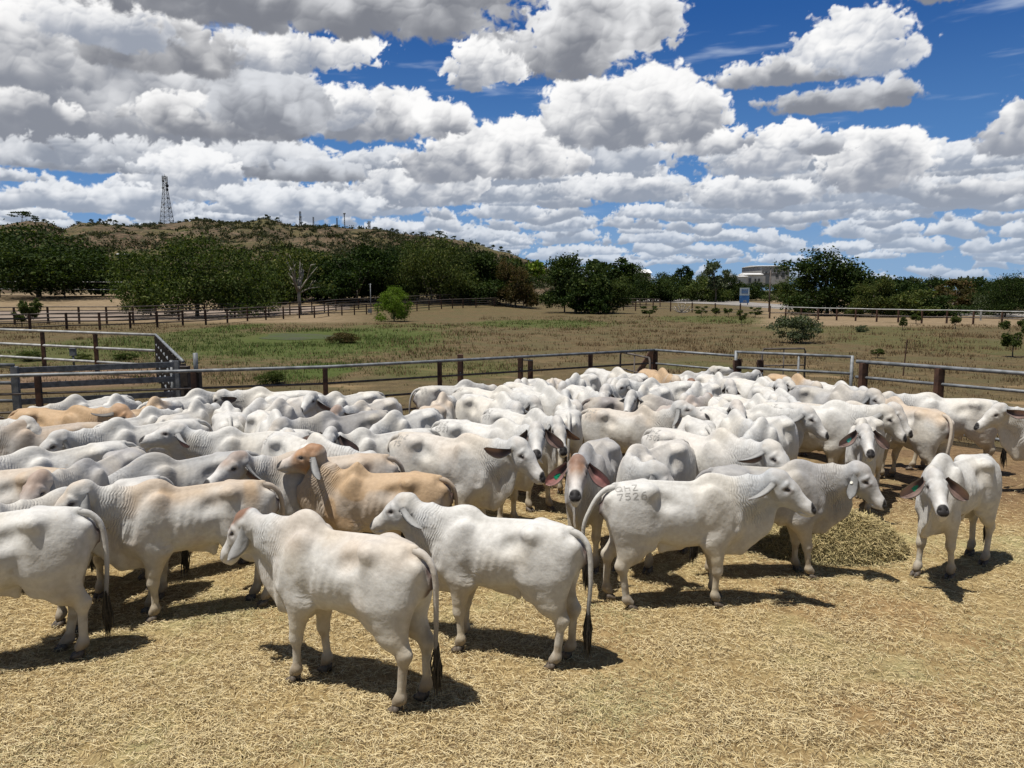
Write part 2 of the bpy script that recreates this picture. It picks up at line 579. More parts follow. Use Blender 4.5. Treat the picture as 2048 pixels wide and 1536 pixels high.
def cow_field(P, near=True):
    X, Y, Z = P
    xs = TORSO[:, 0]
    def itp(col):
        return np.interp(X, xs, TORSO[:, col])
    # smooth the tables by averaging three shifted samples
    def itps(col):
        return (np.interp(X - .05, xs, TORSO[:, col]) + 2 * np.interp(X, xs, TORSO[:, col]) + np.interp(X + .05, xs, TORSO[:, col])) / 4
    top, bot, hw = itps(1), itps(2), itps(3)
    cz, hh = (top + bot) / 2, (top - bot) / 2
    v = (Z - cz) / hh
    hwv = hw * (1 - 0.33 * np.clip(v, 0, 1.3) ** 1.8 - 0.06 * np.clip(-v, 0, 1.3) ** 2)
    rho = (np.abs(Y / hwv) ** 2.25 + np.abs(v) ** 2.25) ** (1 / 2.25)
    f = (rho - 1) * np.minimum(hwv, hh) * 0.9
    f = np.maximum(f, np.maximum(-.86 - X, X - .72))
    u = lambda f, g, k: smin(f, g, k)
    # spine ridge, hump, neck
    f = u(f, econe(P, (-.70, 1.245), (.2, 1.232), (.035, .022), (.035, .022)), .05)
    f = u(f, ell(P, (.38, 0, 1.275), (.150, .075, .122), tilt=-.25), .07)
    f = u(f, econe(P, (.42, .98), (.74, 1.12), (.27, .155), (.185, .105)), .10)
    f = u(f, econe(P, (.72, 1.115), (1.0, 1.24), (.175, .10), (.115, .082)), .08)
    # scapula, upper arm
    f = u(f, ell(P, (.37, .165, 1.02), (.115, .065, .25), tilt=.30), .07)
    f = u(f, econe(P, (.53, .86), (.36, .70), (.125, .085), (.10, .07), .125, .15), .07)
    # brisket
    f = u(f, econe(P, (.60, .78), (.42, .60), (.11, .09), (.08, .07)), .10)
    # ribs barrel roughness
    mask = np.exp(-((X - .02) / .20) ** 2 - ((Z - .95) / .22) ** 2)
    f = f + .0022 * mask * np.sin((X + .25 * (Z - .9)) * 2 * PI / .085)
    # groove behind the shoulder
    f = smax(f, -econe(P, (.20, 1.08), (.235, .72), (.03, .035), (.035, .05), .305, .265), .07)
    f = smax(f, -econe(P, (.56, 1.18), (.60, .86), (.03, .03), (.035, .03), .225, .215), .06)
    # hip: hook bone, pin bone, flank hollow
    f = u(f, ell(P, (-.36, .165, 1.205), (.085, .068, .060), tilt=-.2), .075)
    f = u(f, econe(P, (-.36, 1.22), (-.60, 1.21), (.05, .05), (.04, .04), .13, .06), .08)
    f = u(f, econe(P, (-.36, 1.17), (-.37, .84), (.055, .045), (.07, .05), .175, .175), .09)
    f = u(f, ell(P, (-.76, .085, 1.12), (.06, .045, .06)), .06)
    f = smax(f, -ell(P, (-.19, .305, 1.125), (.125, .150, .088), tilt=-.30), .075)
    f = smax(f, -econe(P, (-.255, 1.04), (-.275, .74), (.035, .05), (.045, .055), .325, .315), .10)
    # thigh
    f = u(f, ell(P, (-.54, .130, .92), (.220, .110, .30), tilt=.12), .06)
    f = u(f, econe(P, (-.50, .82), (-.545, .62), (.20, .105), (.125, .072), .14, .135), .07)
    f = u(f, econe(P, (-.53, .70), (-.670, .48), (.135, .076), (.060, .043), .135, .125), .05)
    f = u(f, econe(P, (-.66, .60), (-.725, .485), (.022, .020), (.030, .024), .125, .125), .03)
    f = u(f, ell(P, (-.685, .125, .465), (.050, .038, .055)), .04)
    f = u(f, econe(P, (-.675, .44), (-.655, .15), (.044, .034), (.036, .032), .125, .125), .035)
    f = u(f, ell(P, (-.652, .125, .125), (.046, .042, .048)), .03)
    f = u(f, econe(P, (-.645, .12), (-.615, .088), (.040, .038), (.042, .042), .125, .125), .03)
    # stifle web
    f = u(f, econe(P, (-.36, .80), (-.335, .66), (.09, .05), (.05, .035), .155, .12), .08)
    # forearm, knee, cannon
    f = u(f, econe(P, (.365, .69), (.405, .40), (.120, .076), (.056, .046), .15, .135), .05)
    f = u(f, ell(P, (.408, .135, .385), (.053, .048, .062)), .035)
    f = u(f, econe(P, (.402, .36), (.395, .14), (.038, .034), (.034, .031), .135, .135), .03)
    f = u(f, ell(P, (.397, .135, .122), (.045, .042, .046)), .03)
    f = u(f, econe(P, (.40, .12), (.425, .088), (.040, .038), (.042, .042), .135, .135), .03)
    # elbow point
    f = u(f, ell(P, (.285, .15, .685), (.045, .035, .05)), .05)
    # dewlap and sheath
    wav = .012 * np.sin(X * 42) * np.exp(-((X - .72) / .14) ** 2)
    Pw = (X, Y + wav, Z)
    f = u(f, econe(Pw, (1.00, 1.06), (.80, .86), (.06, .022), (.13, .024)), .035)
    f = u(f, econe(Pw, (.80, .85), (.65, .64), (.13, .026), (.11, .034)), .05)
    f = u(f, econe(Pw, (.65, .64), (.44, .57), (.09, .034), (.05, .040)), .06)
    f = u(f, econe(P, (.02, .64), (-.17, .625), (.03, .035), (.045, .018)), .06)
    f = u(f, econe(P, (-.17, .61), (-.185, .575), (.030, .015), (.018, .011)), .03)
    # head
    g = econe(P, (1.03, 1.265), (1.15, 1.165), (.120, .100), (.108, .098))
    g = u(g, econe(P, (1.14, 1.18), (1.325, 1.00), (.100, .088), (.062, .060)), .05)
    g = u(g, econe(P, (1.315, 1.00), (1.352, .962), (.066, .070), (.060, .070)), .03)
    g = u(g, econe(P, (1.275, .955), (1.318, .927), (.034, .042), (.030, .044)), .018)
    g = u(g, ell(P, (1.085, 0, 1.295), (.085, .078, .075), tilt=.7), .05)
    g = u(g, ell(P, (1.005, 0, 1.345), (.045, .06, .045)), .05)
    g = u(g, econe(P, (1.05, 1.13), (1.27, .965), (.074, .058), (.038, .040)), .05)
    g = u(g, ell(P, (1.09, .062, 1.135), (.085, .04, .075)), .05)
    g = u(g, ell(P, (1.128, .083, 1.232), (.055, .032, .024), tilt=.75), .022)
    g = u(g, ell(P, (1.175, .088, 1.168), (.040, .018, .014), tilt=.75), .02)
    g = u(g, ell(P, (1.02, .088, 1.285), (.035, .03, .035)), .03)
    # cheek ridge, mouth line, nostril, socket
    g = u(g, econe(P, (1.15, 1.13), (1.26, 1.02), (.02, .012), (.015, .010), .080, .058), .03)
    g = smax(g, -ell(P, (1.155, .116, 1.195), (.034, .018, .020), tilt=.45), .015)
    g = smax(g, -econe(P, (1.338, .930), (1.24, .975), (.006, .03), (.004, .03), .072, .066), .010)
    g = smax(g, -ell(P, (1.392, .038, .992), (.018, .013, .012), tilt=.75), .010)
    f = u(f, g, .055)
    # throat notch between jaw and neck
    f = smax(f, -ell(P, (.985, .115, 1.10), (.03, .04, .08), tilt=.6), .05)
    return f


def surface_nets(F, o, h):
    nx, ny, nz = F.shape
    S = F < 0
    c = [F[i:nx - 1 + i, j:ny - 1 + j, k:nz - 1 + k] for i in (0, 1) for j in (0, 1) for k in (0, 1)]
    sg = [(x < 0) for x in c]
    cnt = sum(s.astype(np.int8) for s in sg)
    act = (cnt > 0) & (cnt < 8)
    idx = np.argwhere(act)
    vals = [x[act] for x in c]
    corner = [(i, j, k) for i in (0, 1) for j in (0, 1) for k in (0, 1)]
    acc = np.zeros((len(idx), 3)); num = np.zeros(len(idx))
    for a in range(8):
        for b in range(a + 1, 8):
            d = [corner[b][q] - corner[a][q] for q in range(3)]
            if sum(abs(x) for x in d) != 1: continue
            va, vb = vals[a], vals[b]
            m = (va < 0) != (vb < 0)
            t = np.where(m, va / np.where(m, va - vb, 1), 0)
            for q in range(3):
                acc[:, q] += np.where(m, corner[a][q] + t * d[q], 0)
            num += m
    V = (idx + acc / num[:, None]) * h + np.array(o)
    ID = -np.ones(act.shape, dtype=np.int32)
    ID[act] = np.arange(len(idx))
    faces = []
    for ax in range(3):
        s0 = [slice(None)] * 3; s1 = [slice(None)] * 3
        s0[ax] = slice(0, -1); s1[ax] = slice(1, None)
        A, B = S[tuple(s0)], S[tuple(s1)]
        cr = np.argwhere(A != B)
        o1, o2 = [q for q in range(3) if q != ax]
        ok = (cr[:, o1] > 0) & (cr[:, o2] > 0) & (cr[:, o1] < act.shape[o1]) & (cr[:, o2] < act.shape[o2])
        cr = cr[ok]
        inside = A[tuple(cr.T)]
        def g(d1, d2):
            q = cr.copy(); q[:, o1] -= d1; q[:, o2] -= d2
            return ID[tuple(q.T)]
        quad = np.stack([g(1, 1), g(0, 1), g(0, 0), g(1, 0)], 1)
        flip = inside if ax != 1 else ~inside
        quad[~flip] = quad[~flip][:, ::-1]
        faces.append(quad)
    return V, np.concatenate(faces)


def cow_base(h):
    x = np.arange(-.90, 1.45 + h, h); y = np.arange(h / 2, .40, h); z = np.arange(.02, 1.50, h)
    X, Y, Z = np.meshgrid(x, y, z, indexing='ij')
    F = cow_field((X.astype(np.float32), Y.astype(np.float32), Z.astype(np.float32)))
    F[:, :, 0] = np.maximum(F[:, :, 0], 1e-3)
    F = np.concatenate([F[:, ::-1], F], axis=1)
    V, Q = surface_nets(F, (x[0], -y[-1], z[0]), h)
    return V, Q


def sstep(x, a, b):
    t = np.clip((x - a) / (b - a), 0, 1)
    return t * t * (3 - 2 * t)


def rot_about(V, w, piv, axis, ang):
    """rotate rows of V by w*ang about piv, axis"""
    a = (w * ang)[:, None]
    P = V - piv
    k = np.array(axis, dtype=float); k /= np.linalg.norm(k)
    c, s = np.cos(a), np.sin(a)
    R = P * c + np.cross(np.broadcast_to(k, P.shape), P) * s + (P @ k)[:, None] * k * (1 - c)
    return R + piv


def pose(V, p, rest=None):
    """bend the rest-pose points by neck and leg angles (degrees)"""
    rest = V if rest is None else rest
    V = V.copy()
    X, Y, Z = rest[:, 0], rest[:, 1], rest[:, 2]
    D = math.radians
    # legs first
    for key, px, pz, side, top, low in (('fl', .42, .78, 1, .74, .60), ('fr', .42, .78, -1, .74, .60),
                                        ('hl', -.52, .80, 1, .76, .56), ('hr', -.52, .80, -1, .76, .56)):
        ang = p.get(key, 0)
        if not ang: continue
        m = ((Y > 0) if side > 0 else (Y < 0))
        m = m & ((X > .1) if px > 0 else (X < -.25))
        w = (1 - sstep(Z, low, top)) * m * sstep(np.abs(Y), .02, .07)
        V = rot_about(V, w, np.array([px, 0, pz]), (0, 1, 0), -D(ang))
        lift = pz * (1 - math.cos(D(ang)))
        V[:, 2] -= w * lift * sstep(pz - Z, .0, .6) * 0.9
        if key[0] == 'h':   # hock and cannon stay near upright
            w2 = w * (1 - sstep(Z, .40, .52))
            hx = px + (-.68 - px) * math.cos(D(ang)) + (.47 - pz) * -math.sin(D(ang)) * -1
            piv = np.array([-.68 + (.80 - .47) * math.sin(D(ang)), 0, .47])
            V = rot_about(V, w2, piv, (0, 1, 0), D(ang) * .35)
    ax = np.array([.87, 0, .49])
    yaw, pit, hp, hy = D(p.get('yaw', 0)), D(p.get('pitch', 0)), D(p.get('head', 0)), D(p.get('hyaw', 0))
    roll = D(p.get('roll', 0))
    def prj(j): return (X - j[0]) * ax[0] + (Z - j[2]) * ax[2]
    dew = .10 * (1 - sstep(Z, .55, .8))
    J = [np.array([.50, 0, 1.02]), np.array([.70, 0, 1.10]), np.array([.90, 0, 1.19]), np.array([1.03, 0, 1.27])]
    W = [sstep(prj(J[0]), -.06, .20), sstep(prj(J[1]), -.10, .14), sstep(prj(J[2]), -.08, .10)]
    hd = np.array([.62, 0, .0])
    # head weight: along skull axis rather than the neck axis
    wh = sstep((X - .985) * .95 + (Z - 1.23) * .10, -.05, .05) * sstep(Z, .86, .93)
    # apply from the tip inwards
    V = rot_about(V, wh, J[3], (0, 1, 0), -hp)
    V = rot_about(V, wh, J[3], (1, 0, 0), roll)
    V = rot_about(V, wh, J[3], (0, 0, 1), hy)
    fr = [.34, .36, .30]
    for q in (2, 1, 0):
        V = rot_about(V, W[q], J[q], (0, 1, 0), -pit * fr[q])
        V = rot_about(V, W[q], J[q], (0, 0, 1), yaw * fr[q])
    return V


def ear_mesh(nu=16, nv=9):
    """leaf-shaped pendulous ear: root at origin, hanging along -z in local frame, hollow facing +x; returns V, F, uv"""
    pts = []; uv = []
    L, th = .315, .007
    tk = [0, .08, .2, .38, .56, .74, .88, .96, 1.0]
    wk = [.030, .034, .048, .066, .072, .068, .052, .034, .012]
    for side in (1, -1):
        for i in range(nu):
            t = i / (nu - 1)
            w = float(np.interp(t, tk, wk))
            for j in range(nv):
                s = -1 + 2 * j / (nv - 1)
                cup = (.050 * (1 - t) ** .8 + .012) * (abs(s) ** 1.8)
                bowx = .030 * math.sin(t * 2.6)                 # the ear arches, tip swings back
                x = cup + bowx + side * (-th) * (1 - abs(s) ** 4) * .5
                lip = .022 * math.exp(-((s + .85) / .25) ** 2) * math.sin(min(1, t * 1.3) * PI)
                pts.append((x + lip, s * w - .022 * math.sin(t * PI), -t * L + .010 * s * s))
                uv.append((t, s, 1.0 if side < 0 else 0.0))
    pts = [(p[0], p[1], p[2]) for p in pts]
    F = []
    n = nu * nv
    for sd in (0, 1):
        for i in range(nu - 1):
            for j in range(nv - 1):
                a = sd * n + i * nv + j
                q = (a, a + 1, a + nv + 1, a + nv)
                F.append(q if sd else q[::-1])
    ring = [i * nv for i in range(nu)] + [(nu - 1) * nv + j for j in range(1, nv)] + [i * nv + nv - 1 for i in range(nu - 2, -1, -1)] + [j for j in range(nv - 2, 0, -1)]
    for a, b in zip(ring, ring[1:] + ring[:1]):
        F.append((a, b, b + n, a + n))
    return np.array(pts), np.array(F), np.array(uv)


EAR_V, EAR_F, EAR_UV = ear_mesh()


def R3(ax, a):
    return np.array(Matrix.Rotation(a, 3, ax))


def ear_points(side, out, back, twist):
    """out: degrees the ear lifts sideways from hanging; back: swing to the rear; side +1 left"""
    V = EAR_V.copy()
    # local: hollow faces +x(forward); hang -z
    M = R3('Z', math.radians(twist)) 
    V = V @ M.T
    V = V @ R3('Y', math.radians(back)).T          # swing along the side
    V = V @ R3('X', math.radians(out)).T           # lift outwards (towards +y)
    V[:, 1] *= side
    # lean the ear root frame along the head
    V = V @ R3('Y', math.radians(12)).T
    return V + np.array([1.010, side * .106, 1.292])


def tube_np(pts, rad, n=8):
    m = MB(); m.tube(pts, rad, n)
    return np.array([tuple(v) for v in m.v]), m.f


def tail_curve(side, kick):
    """rest-space points of the tail; side = sideways sway, kick = how far it stands off"""
    c = [(-.70, 0, 1.235), (-.79, 0, 1.215), (-.858 - kick * .15, side * .02, 1.14), (-.885 - kick * .5, side * .05, 1.02),
         (-.885 - kick, side * .10, .86), (-.88 - kick * 1.1, side * .15, .70), (-.87 - kick * 1.0, side * .19, .56), (-.87 - kick * .9, side * .22, .45)]
    out = []
    for i in range(len(c) - 1):
        for q in range(4):
            t = q / 4
            p0 = Vector(c[max(i - 1, 0)]); p1 = Vector(c[i]); p2 = Vector(c[i + 1]); p3 = Vector(c[min(i + 2, len(c) - 1)])
            out.append(0.5 * ((2 * p1) + (p2 - p0) * t + (2 * p0 - 5 * p1 + 4 * p2 - p3) * t * t + (-p0 + 3 * p1 - 3 * p2 + p3) * t ** 3))
    out.append(Vector(c[-1]))
    return out


def vnoise(P, scale, seed=0):
    """cheap value noise on points"""
    Q = P * scale + seed * 17.13
    I = np.floor(Q).astype(np.int64); Fr = Q - I
    Fr = Fr * Fr * (3 - 2 * Fr)
    def hsh(i, j, k):
        n = (i * 374761393 + j * 668265263 + k * 2147483647 + seed * 1013) & 0xffffffff
        n = ((n ^ (n >> 13)) * 1274126177) & 0xffffffff
        return ((n ^ (n >> 16)) & 0xffff) / 65535.0
    r = 0
    for a in (0, 1):
        for b in (0, 1):
            for c in (0, 1):
                w = (Fr[:, 0] if a else 1 - Fr[:, 0]) * (Fr[:, 1] if b else 1 - Fr[:, 1]) * (Fr[:, 2] if c else 1 - Fr[:, 2])
                r = r + w * hsh(I[:, 0] + a, I[:, 1] + b, I[:, 2] + c)
    return r


def mixc(c, col, w):
    return c * (1 - w[:, None]) + np.array(col) * w[:, None]


WHITE = (.58, .565, .53)
def coat(R, p, seed):
    """natural coat colour, with some bounced light painted low down, from rest-pose position"""
    X, Y, Z = R[:, 0], R[:, 1], R[:, 2]
    n1 = vnoise(R, 6, seed); n2 = vnoise(R, 17, seed + 1); n3 = vnoise(R, 45, seed + 2)
    c = np.tile(np.array(p.get('base', WHITE)), (len(R), 1))
    g = p.get('grey', 0.0)
    # smoky neck, hump, shoulder and quarters
    wg = np.clip(.55 + .6 * np.exp(-((X - .55) / .38) ** 2) + .35 * np.exp(-((X + .6) / .25) ** 2) - .25 * (Z < .6) + (n1 - .5) * .5, 0, 1)
    c = mixc(c, (.30, .29, .285), np.clip(wg * g, 0, .92))
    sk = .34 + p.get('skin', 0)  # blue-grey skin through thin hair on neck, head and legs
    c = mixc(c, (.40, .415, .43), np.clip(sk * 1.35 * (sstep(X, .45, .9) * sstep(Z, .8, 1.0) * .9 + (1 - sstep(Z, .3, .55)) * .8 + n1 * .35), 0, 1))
    pat = sstep(vnoise(R, 4.2, seed + 5), .42, .72) * sstep(n2, .25, .6)
    c = mixc(c, (.43, .42, .40), pat * .45)
    yel = sstep(vnoise(R, 3.1, seed + 6), .5, .8)
    c = mixc(c, (.56, .50, .40), yel * .35)
    t = p.get('tan', 0.0)
    wt = sstep(Z + (n1 - .5) * .20, 1.02, 1.27) * (1 - sstep(X + (n1 - .5) * .2, .48, .78)) * .9 + .35 * sstep(n1, .5, .8)
    wt = wt + p.get('tanall', 0) * (.55 + .5 * n1)
    c = mixc(c, (.42, .285, .16), np.clip(wt * t, 0, .92))
    # yellow low on belly and legs, inside thighs: dirt stain plus painted ground bounce
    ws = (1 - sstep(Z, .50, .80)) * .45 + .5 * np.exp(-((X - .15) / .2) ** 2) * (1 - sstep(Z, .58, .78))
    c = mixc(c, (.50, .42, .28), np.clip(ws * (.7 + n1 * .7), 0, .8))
    # head
    hf = sstep(X, .96, 1.03) * sstep(Z, 1.0, 1.1)
    rust = p.get('rust', 0)
    fore = hf * sstep(Z + .55 * (X - 1.1) * 1.0 - np.abs(Y) * .6, 1.20, 1.29)
    c = mixc(c, (.15, .055, .024), np.clip(rust * fore * (.85 + .5 * n2), 0, .96))
    if p.get('face', 0):
        c = mixc(c, (.36, .20, .105), p['face'] * hf * (.6 + .5 * n1))
    c = mixc(c, (.45, .35, .26), .30 * fore * n1)
    # eye surround
    de = np.sqrt((((X - 1.155) * .92 - (Z - 1.197) * .40) * .55) ** 2 + ((np.abs(Y) - .095)) ** 2 * .5 + (((X - 1.155) * .40 + (Z - 1.197) * .92) * 1.25) ** 2)
    c = mixc(c, (.20, .17, .15), (1 - sstep(de, .022, .048)) * .8)
    if p.get('spot'):
        ds = np.sqrt((X - 1.165) ** 2 + Y ** 2 + (Z - 1.262) ** 2)
        c = mixc(c, (.05, .045, .045), (1 - sstep(ds, .022, .032)))
    c = mixc(c, (.025, .02, .02), (1 - sstep(de, .015, .026)))
    # muzzle
    s = (X - 1.352) * .70 - (Z - .968) * .10 + 0.0
    mz = sstep((X - 1.352) * .80 + (Z - .964) * .25 - .30 * np.abs(Z - .972) + .1 * np.minimum(np.abs(Y) - .045, 0), .006, .017)
    c = mixc(c, (.62, .60, .57), sstep(X, 1.22, 1.30) * .6 * sstep(Z, .85, .9))
    c = mixc(c, (.022, .02, .02), np.clip(mz * 1.2, 0, 1))
    # mouth line
    # under the tail: dark bare skin
    ut = sstep(-X, .775, .81) * np.exp(-(Y / .045) ** 2) * sstep(Z, .80, .95) * (1 - sstep(Z, 1.10, 1.17))
    c = mixc(c, (.07, .035, .03), np.clip(ut * 1.4, 0, 1) * .9)
    # feet dirty
    c = mixc(c, (.17, .13, .085), (1 - sstep(Z + n2 * .08, .10, .26)) * .85)
    c = mixc(c, (.30, .24, .17), (1 - sstep(Z, .2, .5)) * sstep(n2, .55, .85) * .55)
    # dung and dust on the quarters, hocks and knees
    dg = sstep(-X, .35, .65) * (1 - sstep(Z, .55, .95)) * sstep(vnoise(R, 9, seed + 7), .45, .75) + (1 - sstep(Z, .30, .62)) * sstep(n2, .45, .8) * .6
    c = mixc(c, (.24, .18, .11), np.clip(dg, 0, 1) * .5)
    # mud splashes and scurf
    c = mixc(c, (.33, .27, .20), sstep(n2, .74, .95) * sstep(n3, .5, .8) * .35)
    c = c * (0.93 + 0.12 * n1[:, None]) * (0.97 + .06 * n3[:, None])
    return np.clip(c, 0, 1)


def ear_coat(uv, p, seed):
    t, s, inner = uv[:, 0], uv[:, 1], uv[:, 2]
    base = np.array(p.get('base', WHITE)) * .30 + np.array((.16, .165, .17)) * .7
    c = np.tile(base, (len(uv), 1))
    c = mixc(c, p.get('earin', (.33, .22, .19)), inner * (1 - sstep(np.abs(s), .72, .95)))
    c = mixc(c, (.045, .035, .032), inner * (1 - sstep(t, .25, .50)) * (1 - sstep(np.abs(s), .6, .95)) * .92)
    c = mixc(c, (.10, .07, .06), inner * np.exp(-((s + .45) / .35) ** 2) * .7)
    c = mixc(c, (.10, .09, .085), sstep(t + np.abs(s) * .15, .80, 1.05) * .8 * p.get('eartip', .35))
    if p.get('eardark'):
        c = mixc(c, (.09, .085, .08), np.full(len(t), p['eardark']))
    return c


def make_coat_material():
    m, k, b = new_mat('short_coat', rough=.62, spec=.28)
    at = k.add('ShaderNodeAttribute', attribute_name='coat')
    rs = k.add('ShaderNodeAttribute', attribute_name='rest')
    r = rs.outputs['Vector']
    o = k.xyz(r)
    fine = k.noise(r, 120, 2, .6)
    mid = k.noise(r, 22, 4, .6)
    streak = k.noise(k.vmath('MULTIPLY', r, (40, 120, 14)), 1.0, 3, .6)
    col = k.mix(.5, at.outputs['Color'], k.mix(k.smooth(mid, .3, .75), (.80, .78, .76), (1.06, 1.06, 1.06)), 'MULTIPLY')
    col = k.mix(.16, col, k.mix(fine, (.55, .53, .5), (1.35, 1.35, 1.35)), 'MULTIPLY')
    k.put(b.inputs['Base Color'], col)
    # neck folds: run down the neck, across its axis
    ax = k.math('ADD', k.math('MULTIPLY', o[0], .90), k.math('MULTIPLY', o[2], .20))
    wob = k.noise(k.vmath('MULTIPLY', r, (1.5, 1.5, 3.0)), 1.6, 2, .5)
    ph = k.math('ADD', k.math('MULTIPLY', ax, 240), k.math('MULTIPLY', wob, 44))
    fold = k.math('SINE', ph)
    fold = k.math('POWER', k.math('ADD', k.math('MULTIPLY', fold, .5), .5), .35)
    dx = k.math('SUBTRACT', k.math('ADD', o[0], k.math('MULTIPLY', o[2], .15)), .905)
    nm = k.math('EXPONENT', k.math('MULTIPLY', k.math('MULTIPLY', dx, dx), -42.0))
    nm = k.math('MULTIPLY', nm, k.smooth(k.noise(r, 6, 3, .5), .34, .6, .12, 1.0))
    nm = k.math('MULTIPLY', nm, k.smooth(o[2], .62, .95))
    # creases at elbow and flank
    fl = k.math('SINE', k.math('ADD', k.math('MULTIPLY', o[2], 130), k.math('MULTIPLY', mid, 14)))
    ex = k.math('SUBTRACT', o[0], .18); ez = k.math('SUBTRACT', o[2], .74)
    em = k.math('EXPONENT', k.math('MULTIPLY', k.math('ADD', k.math('MULTIPLY', ex, ex), k.math('MULTIPLY', ez, ez)), -70.0))
    h = k.math('ADD', k.math('MULTIPLY', k.math('MULTIPLY', fold, nm), .0095), k.math('MULTIPLY', k.math('MULTIPLY', fl, em), .0016))
    h = k.math('ADD', h, k.math('MULTIPLY', mid, .0018))
    big = k.noise(r, 7, 3, .5)
    h = k.math('ADD', h, k.math('MULTIPLY', big, .016))
    h = k.math('ADD', h, k.math('MULTIPLY', streak, .0012))
    h = k.math('ADD', h, k.math('MULTIPLY', fine, .0006))
    bp = k.add('ShaderNodeBump'); bp.inputs['Strength'].default_value = .9; bp.inputs['Distance'].default_value = 1.0
    k.put(bp.inputs['Height'], h); k.put(b.inputs['Normal'], bp.outputs[0])
    b.inputs['Sheen Weight'].default_value = .10
    b.inputs['Sheen Roughness'].default_value = .4
    b.inputs['Subsurface Weight'].default_value = 0.0
    return m


MAT_COAT = make_coat_material()
MAT_EYE, _k, _b = new_mat('dark_eye', rough=.08, spec=.6)
_b.inputs['Base Color'].default_value = (.012, .009, .008, 1)
MAT_HOOF = speckled('hoof_horn', (.045, .038, .032), (.14, .11, .08), 30, rough=.6)
MAT_SWITCH = speckled('black_tail_hair', (.008, .007, .007), (.03, .025, .022), 60, rough=.45)
MAT_BRAND, _k, _b = new_mat('branded_skin', rough=.8)
_b.inputs['Base Color'].default_value = (.34, .325, .30, 1)
MAT_TAG = {}
for _n, _c in (('green', (.0, .22, .10)), ('teal', (.05, .42, .33)), ('yellow', (.80, .65, .02)), ('white', (.7, .68, .6))):
    _m, _k, _b = new_mat(_n + '_plastic', rough=.4)
    _b.inputs['Base Color'].default_value = (*_c, 1)
    MAT_TAG[_n] = _m

BASES = {}
def get_base(h):
    if h not in BASES: BASES[h] = cow_base(h)
    return BASES[h]


def uv_ball(r, seg=14, rings=9, sq=(1, 1, 1)):
    bm = bmesh.new()
    bmesh.ops.create_uvsphere(bm, u_segments=seg, v_segments=rings, radius=r)
    for v in bm.verts: v.co = Vector((v.co.x * sq[0], v.co.y * sq[1], v.co.z * sq[2]))
    for f in bm.faces: f.smooth = True
    me = bpy.data.meshes.new('ball'); bm.to_mesh(me); bm.free()
    return me


EYE_ME = uv_ball(.022, sq=(1.35, .8, .72)); EYE_ME.materials.append(MAT_EYE)


def hoof_mesh():
    bm = bmesh.new()
    for s in (-1, 1):
        # one claw: tapered toe
        prof = [(-.035, .0, .018, .020), (.0, .0, .024, .024), (.035, .0, .022, .024), (.062, .0, .010, .012)]
        rings = []
        for x, _, w, _2 in prof:
            top = .062 - max(0, x) * .55
            r = []
            for (dy, dz) in ((-w, 0.0), (w, 0.0), (w * .85, top), (-w * .85, top)):
                xx = x - .010 * (dz / .06) + .004
                r.append(bm.verts.new((xx, s * .0225 + dy * .92, dz)))
            rings.append(r)
        for a, b in zip(rings, rings[1:]):
            for q in range(4):
                bm.faces.new((a[q], a[(q + 1) % 4], b[(q + 1) % 4], b[q]))
        bm.faces.new(rings[0][::-1]); bm.faces.new(rings[-1])
    bmesh.ops.recalc_face_normals(bm, faces=bm.faces)
    bmesh.ops.bevel(bm, geom=bm.edges[:], offset=.004, segments=2, affect='EDGES')
    for f in bm.faces: f.smooth = True
    me = bpy.data.meshes.new('hoof'); bm.to_mesh(me); bm.free()
    me.materials.append(MAT_HOOF)
    return me


HOOF_ME = hoof_mesh()

GLYPH = {  # strokes in a 0..1 x 0..1 box
    'Q': [[(.2, .1), (.05, .35), (.05, .7), (.25, .95), (.7, .95), (.9, .7), (.9, .35), (.7, .1), (.2, .1)], [(.6, .3), (1, 0)]],
    'H': [[(.1, 0), (.1, 1)], [(.1, .5), (.9, .5)], [(.9, 0), (.9, .55)]],
    'Z': [[(.05, 1), (.9, 1), (.1, 0), (.95, 0)]],
    '7': [[(.05, 1), (.95, 1), (.4, 0)]],
    '5': [[(.9, 1), (.15, 1), (.1, .55), (.6, .62), (.9, .4), (.8, .1), (.4, 0), (.05, .1)]],
    '2': [[(.05, .8), (.3, 1), (.75, .95), (.85, .65), (.1, 0), (.95, 0)]],
    '6': [[(.85, .95), (.4, .9), (.1, .5), (.15, .1), (.5, 0), (.85, .15), (.85, .45), (.5, .55), (.15, .4)]],
    '0': [[(.5, 0), (.15, .15), (.1, .5), (.15, .85), (.5, 1), (.85, .85), (.9, .5), (.85, .15), (.5, 0)]],
    '9': [[(.15, .05), (.6, .1), (.9, .5), (.85, .9), (.5, 1), (.15, .85), (.15, .55), (.5, .45), (.85, .6)]],
    '4': [[(.7, 0), (.7, 1), (.05, .35), (.95, .35)]],
    'S': [[(.9, .85), (.5, 1), (.1, .8), (.2, .55), (.8, .45), (.9, .2), (.5, 0), (.05, .15)]],
    'C': [[(.9, .85), (.5, 1), (.12, .8), (.08, .3), (.4, .0), (.9, .15)]],
    '3': [[(.1, .9), (.5, 1), (.85, .8), (.5, .55), (.9, .3), (.5, 0), (.05, .1)]],
    '8': [[(.5, .52), (.15, .75), (.5, 1), (.85, .75), (.5, .52), (.1, .25), (.5, 0), (.9, .25), (.5, .52)]],
    'O': [[(.5, 0), (.1, .2), (.1, .8), (.5, 1), (.9, .8), (.9, .2), (.5, 0)]],
}


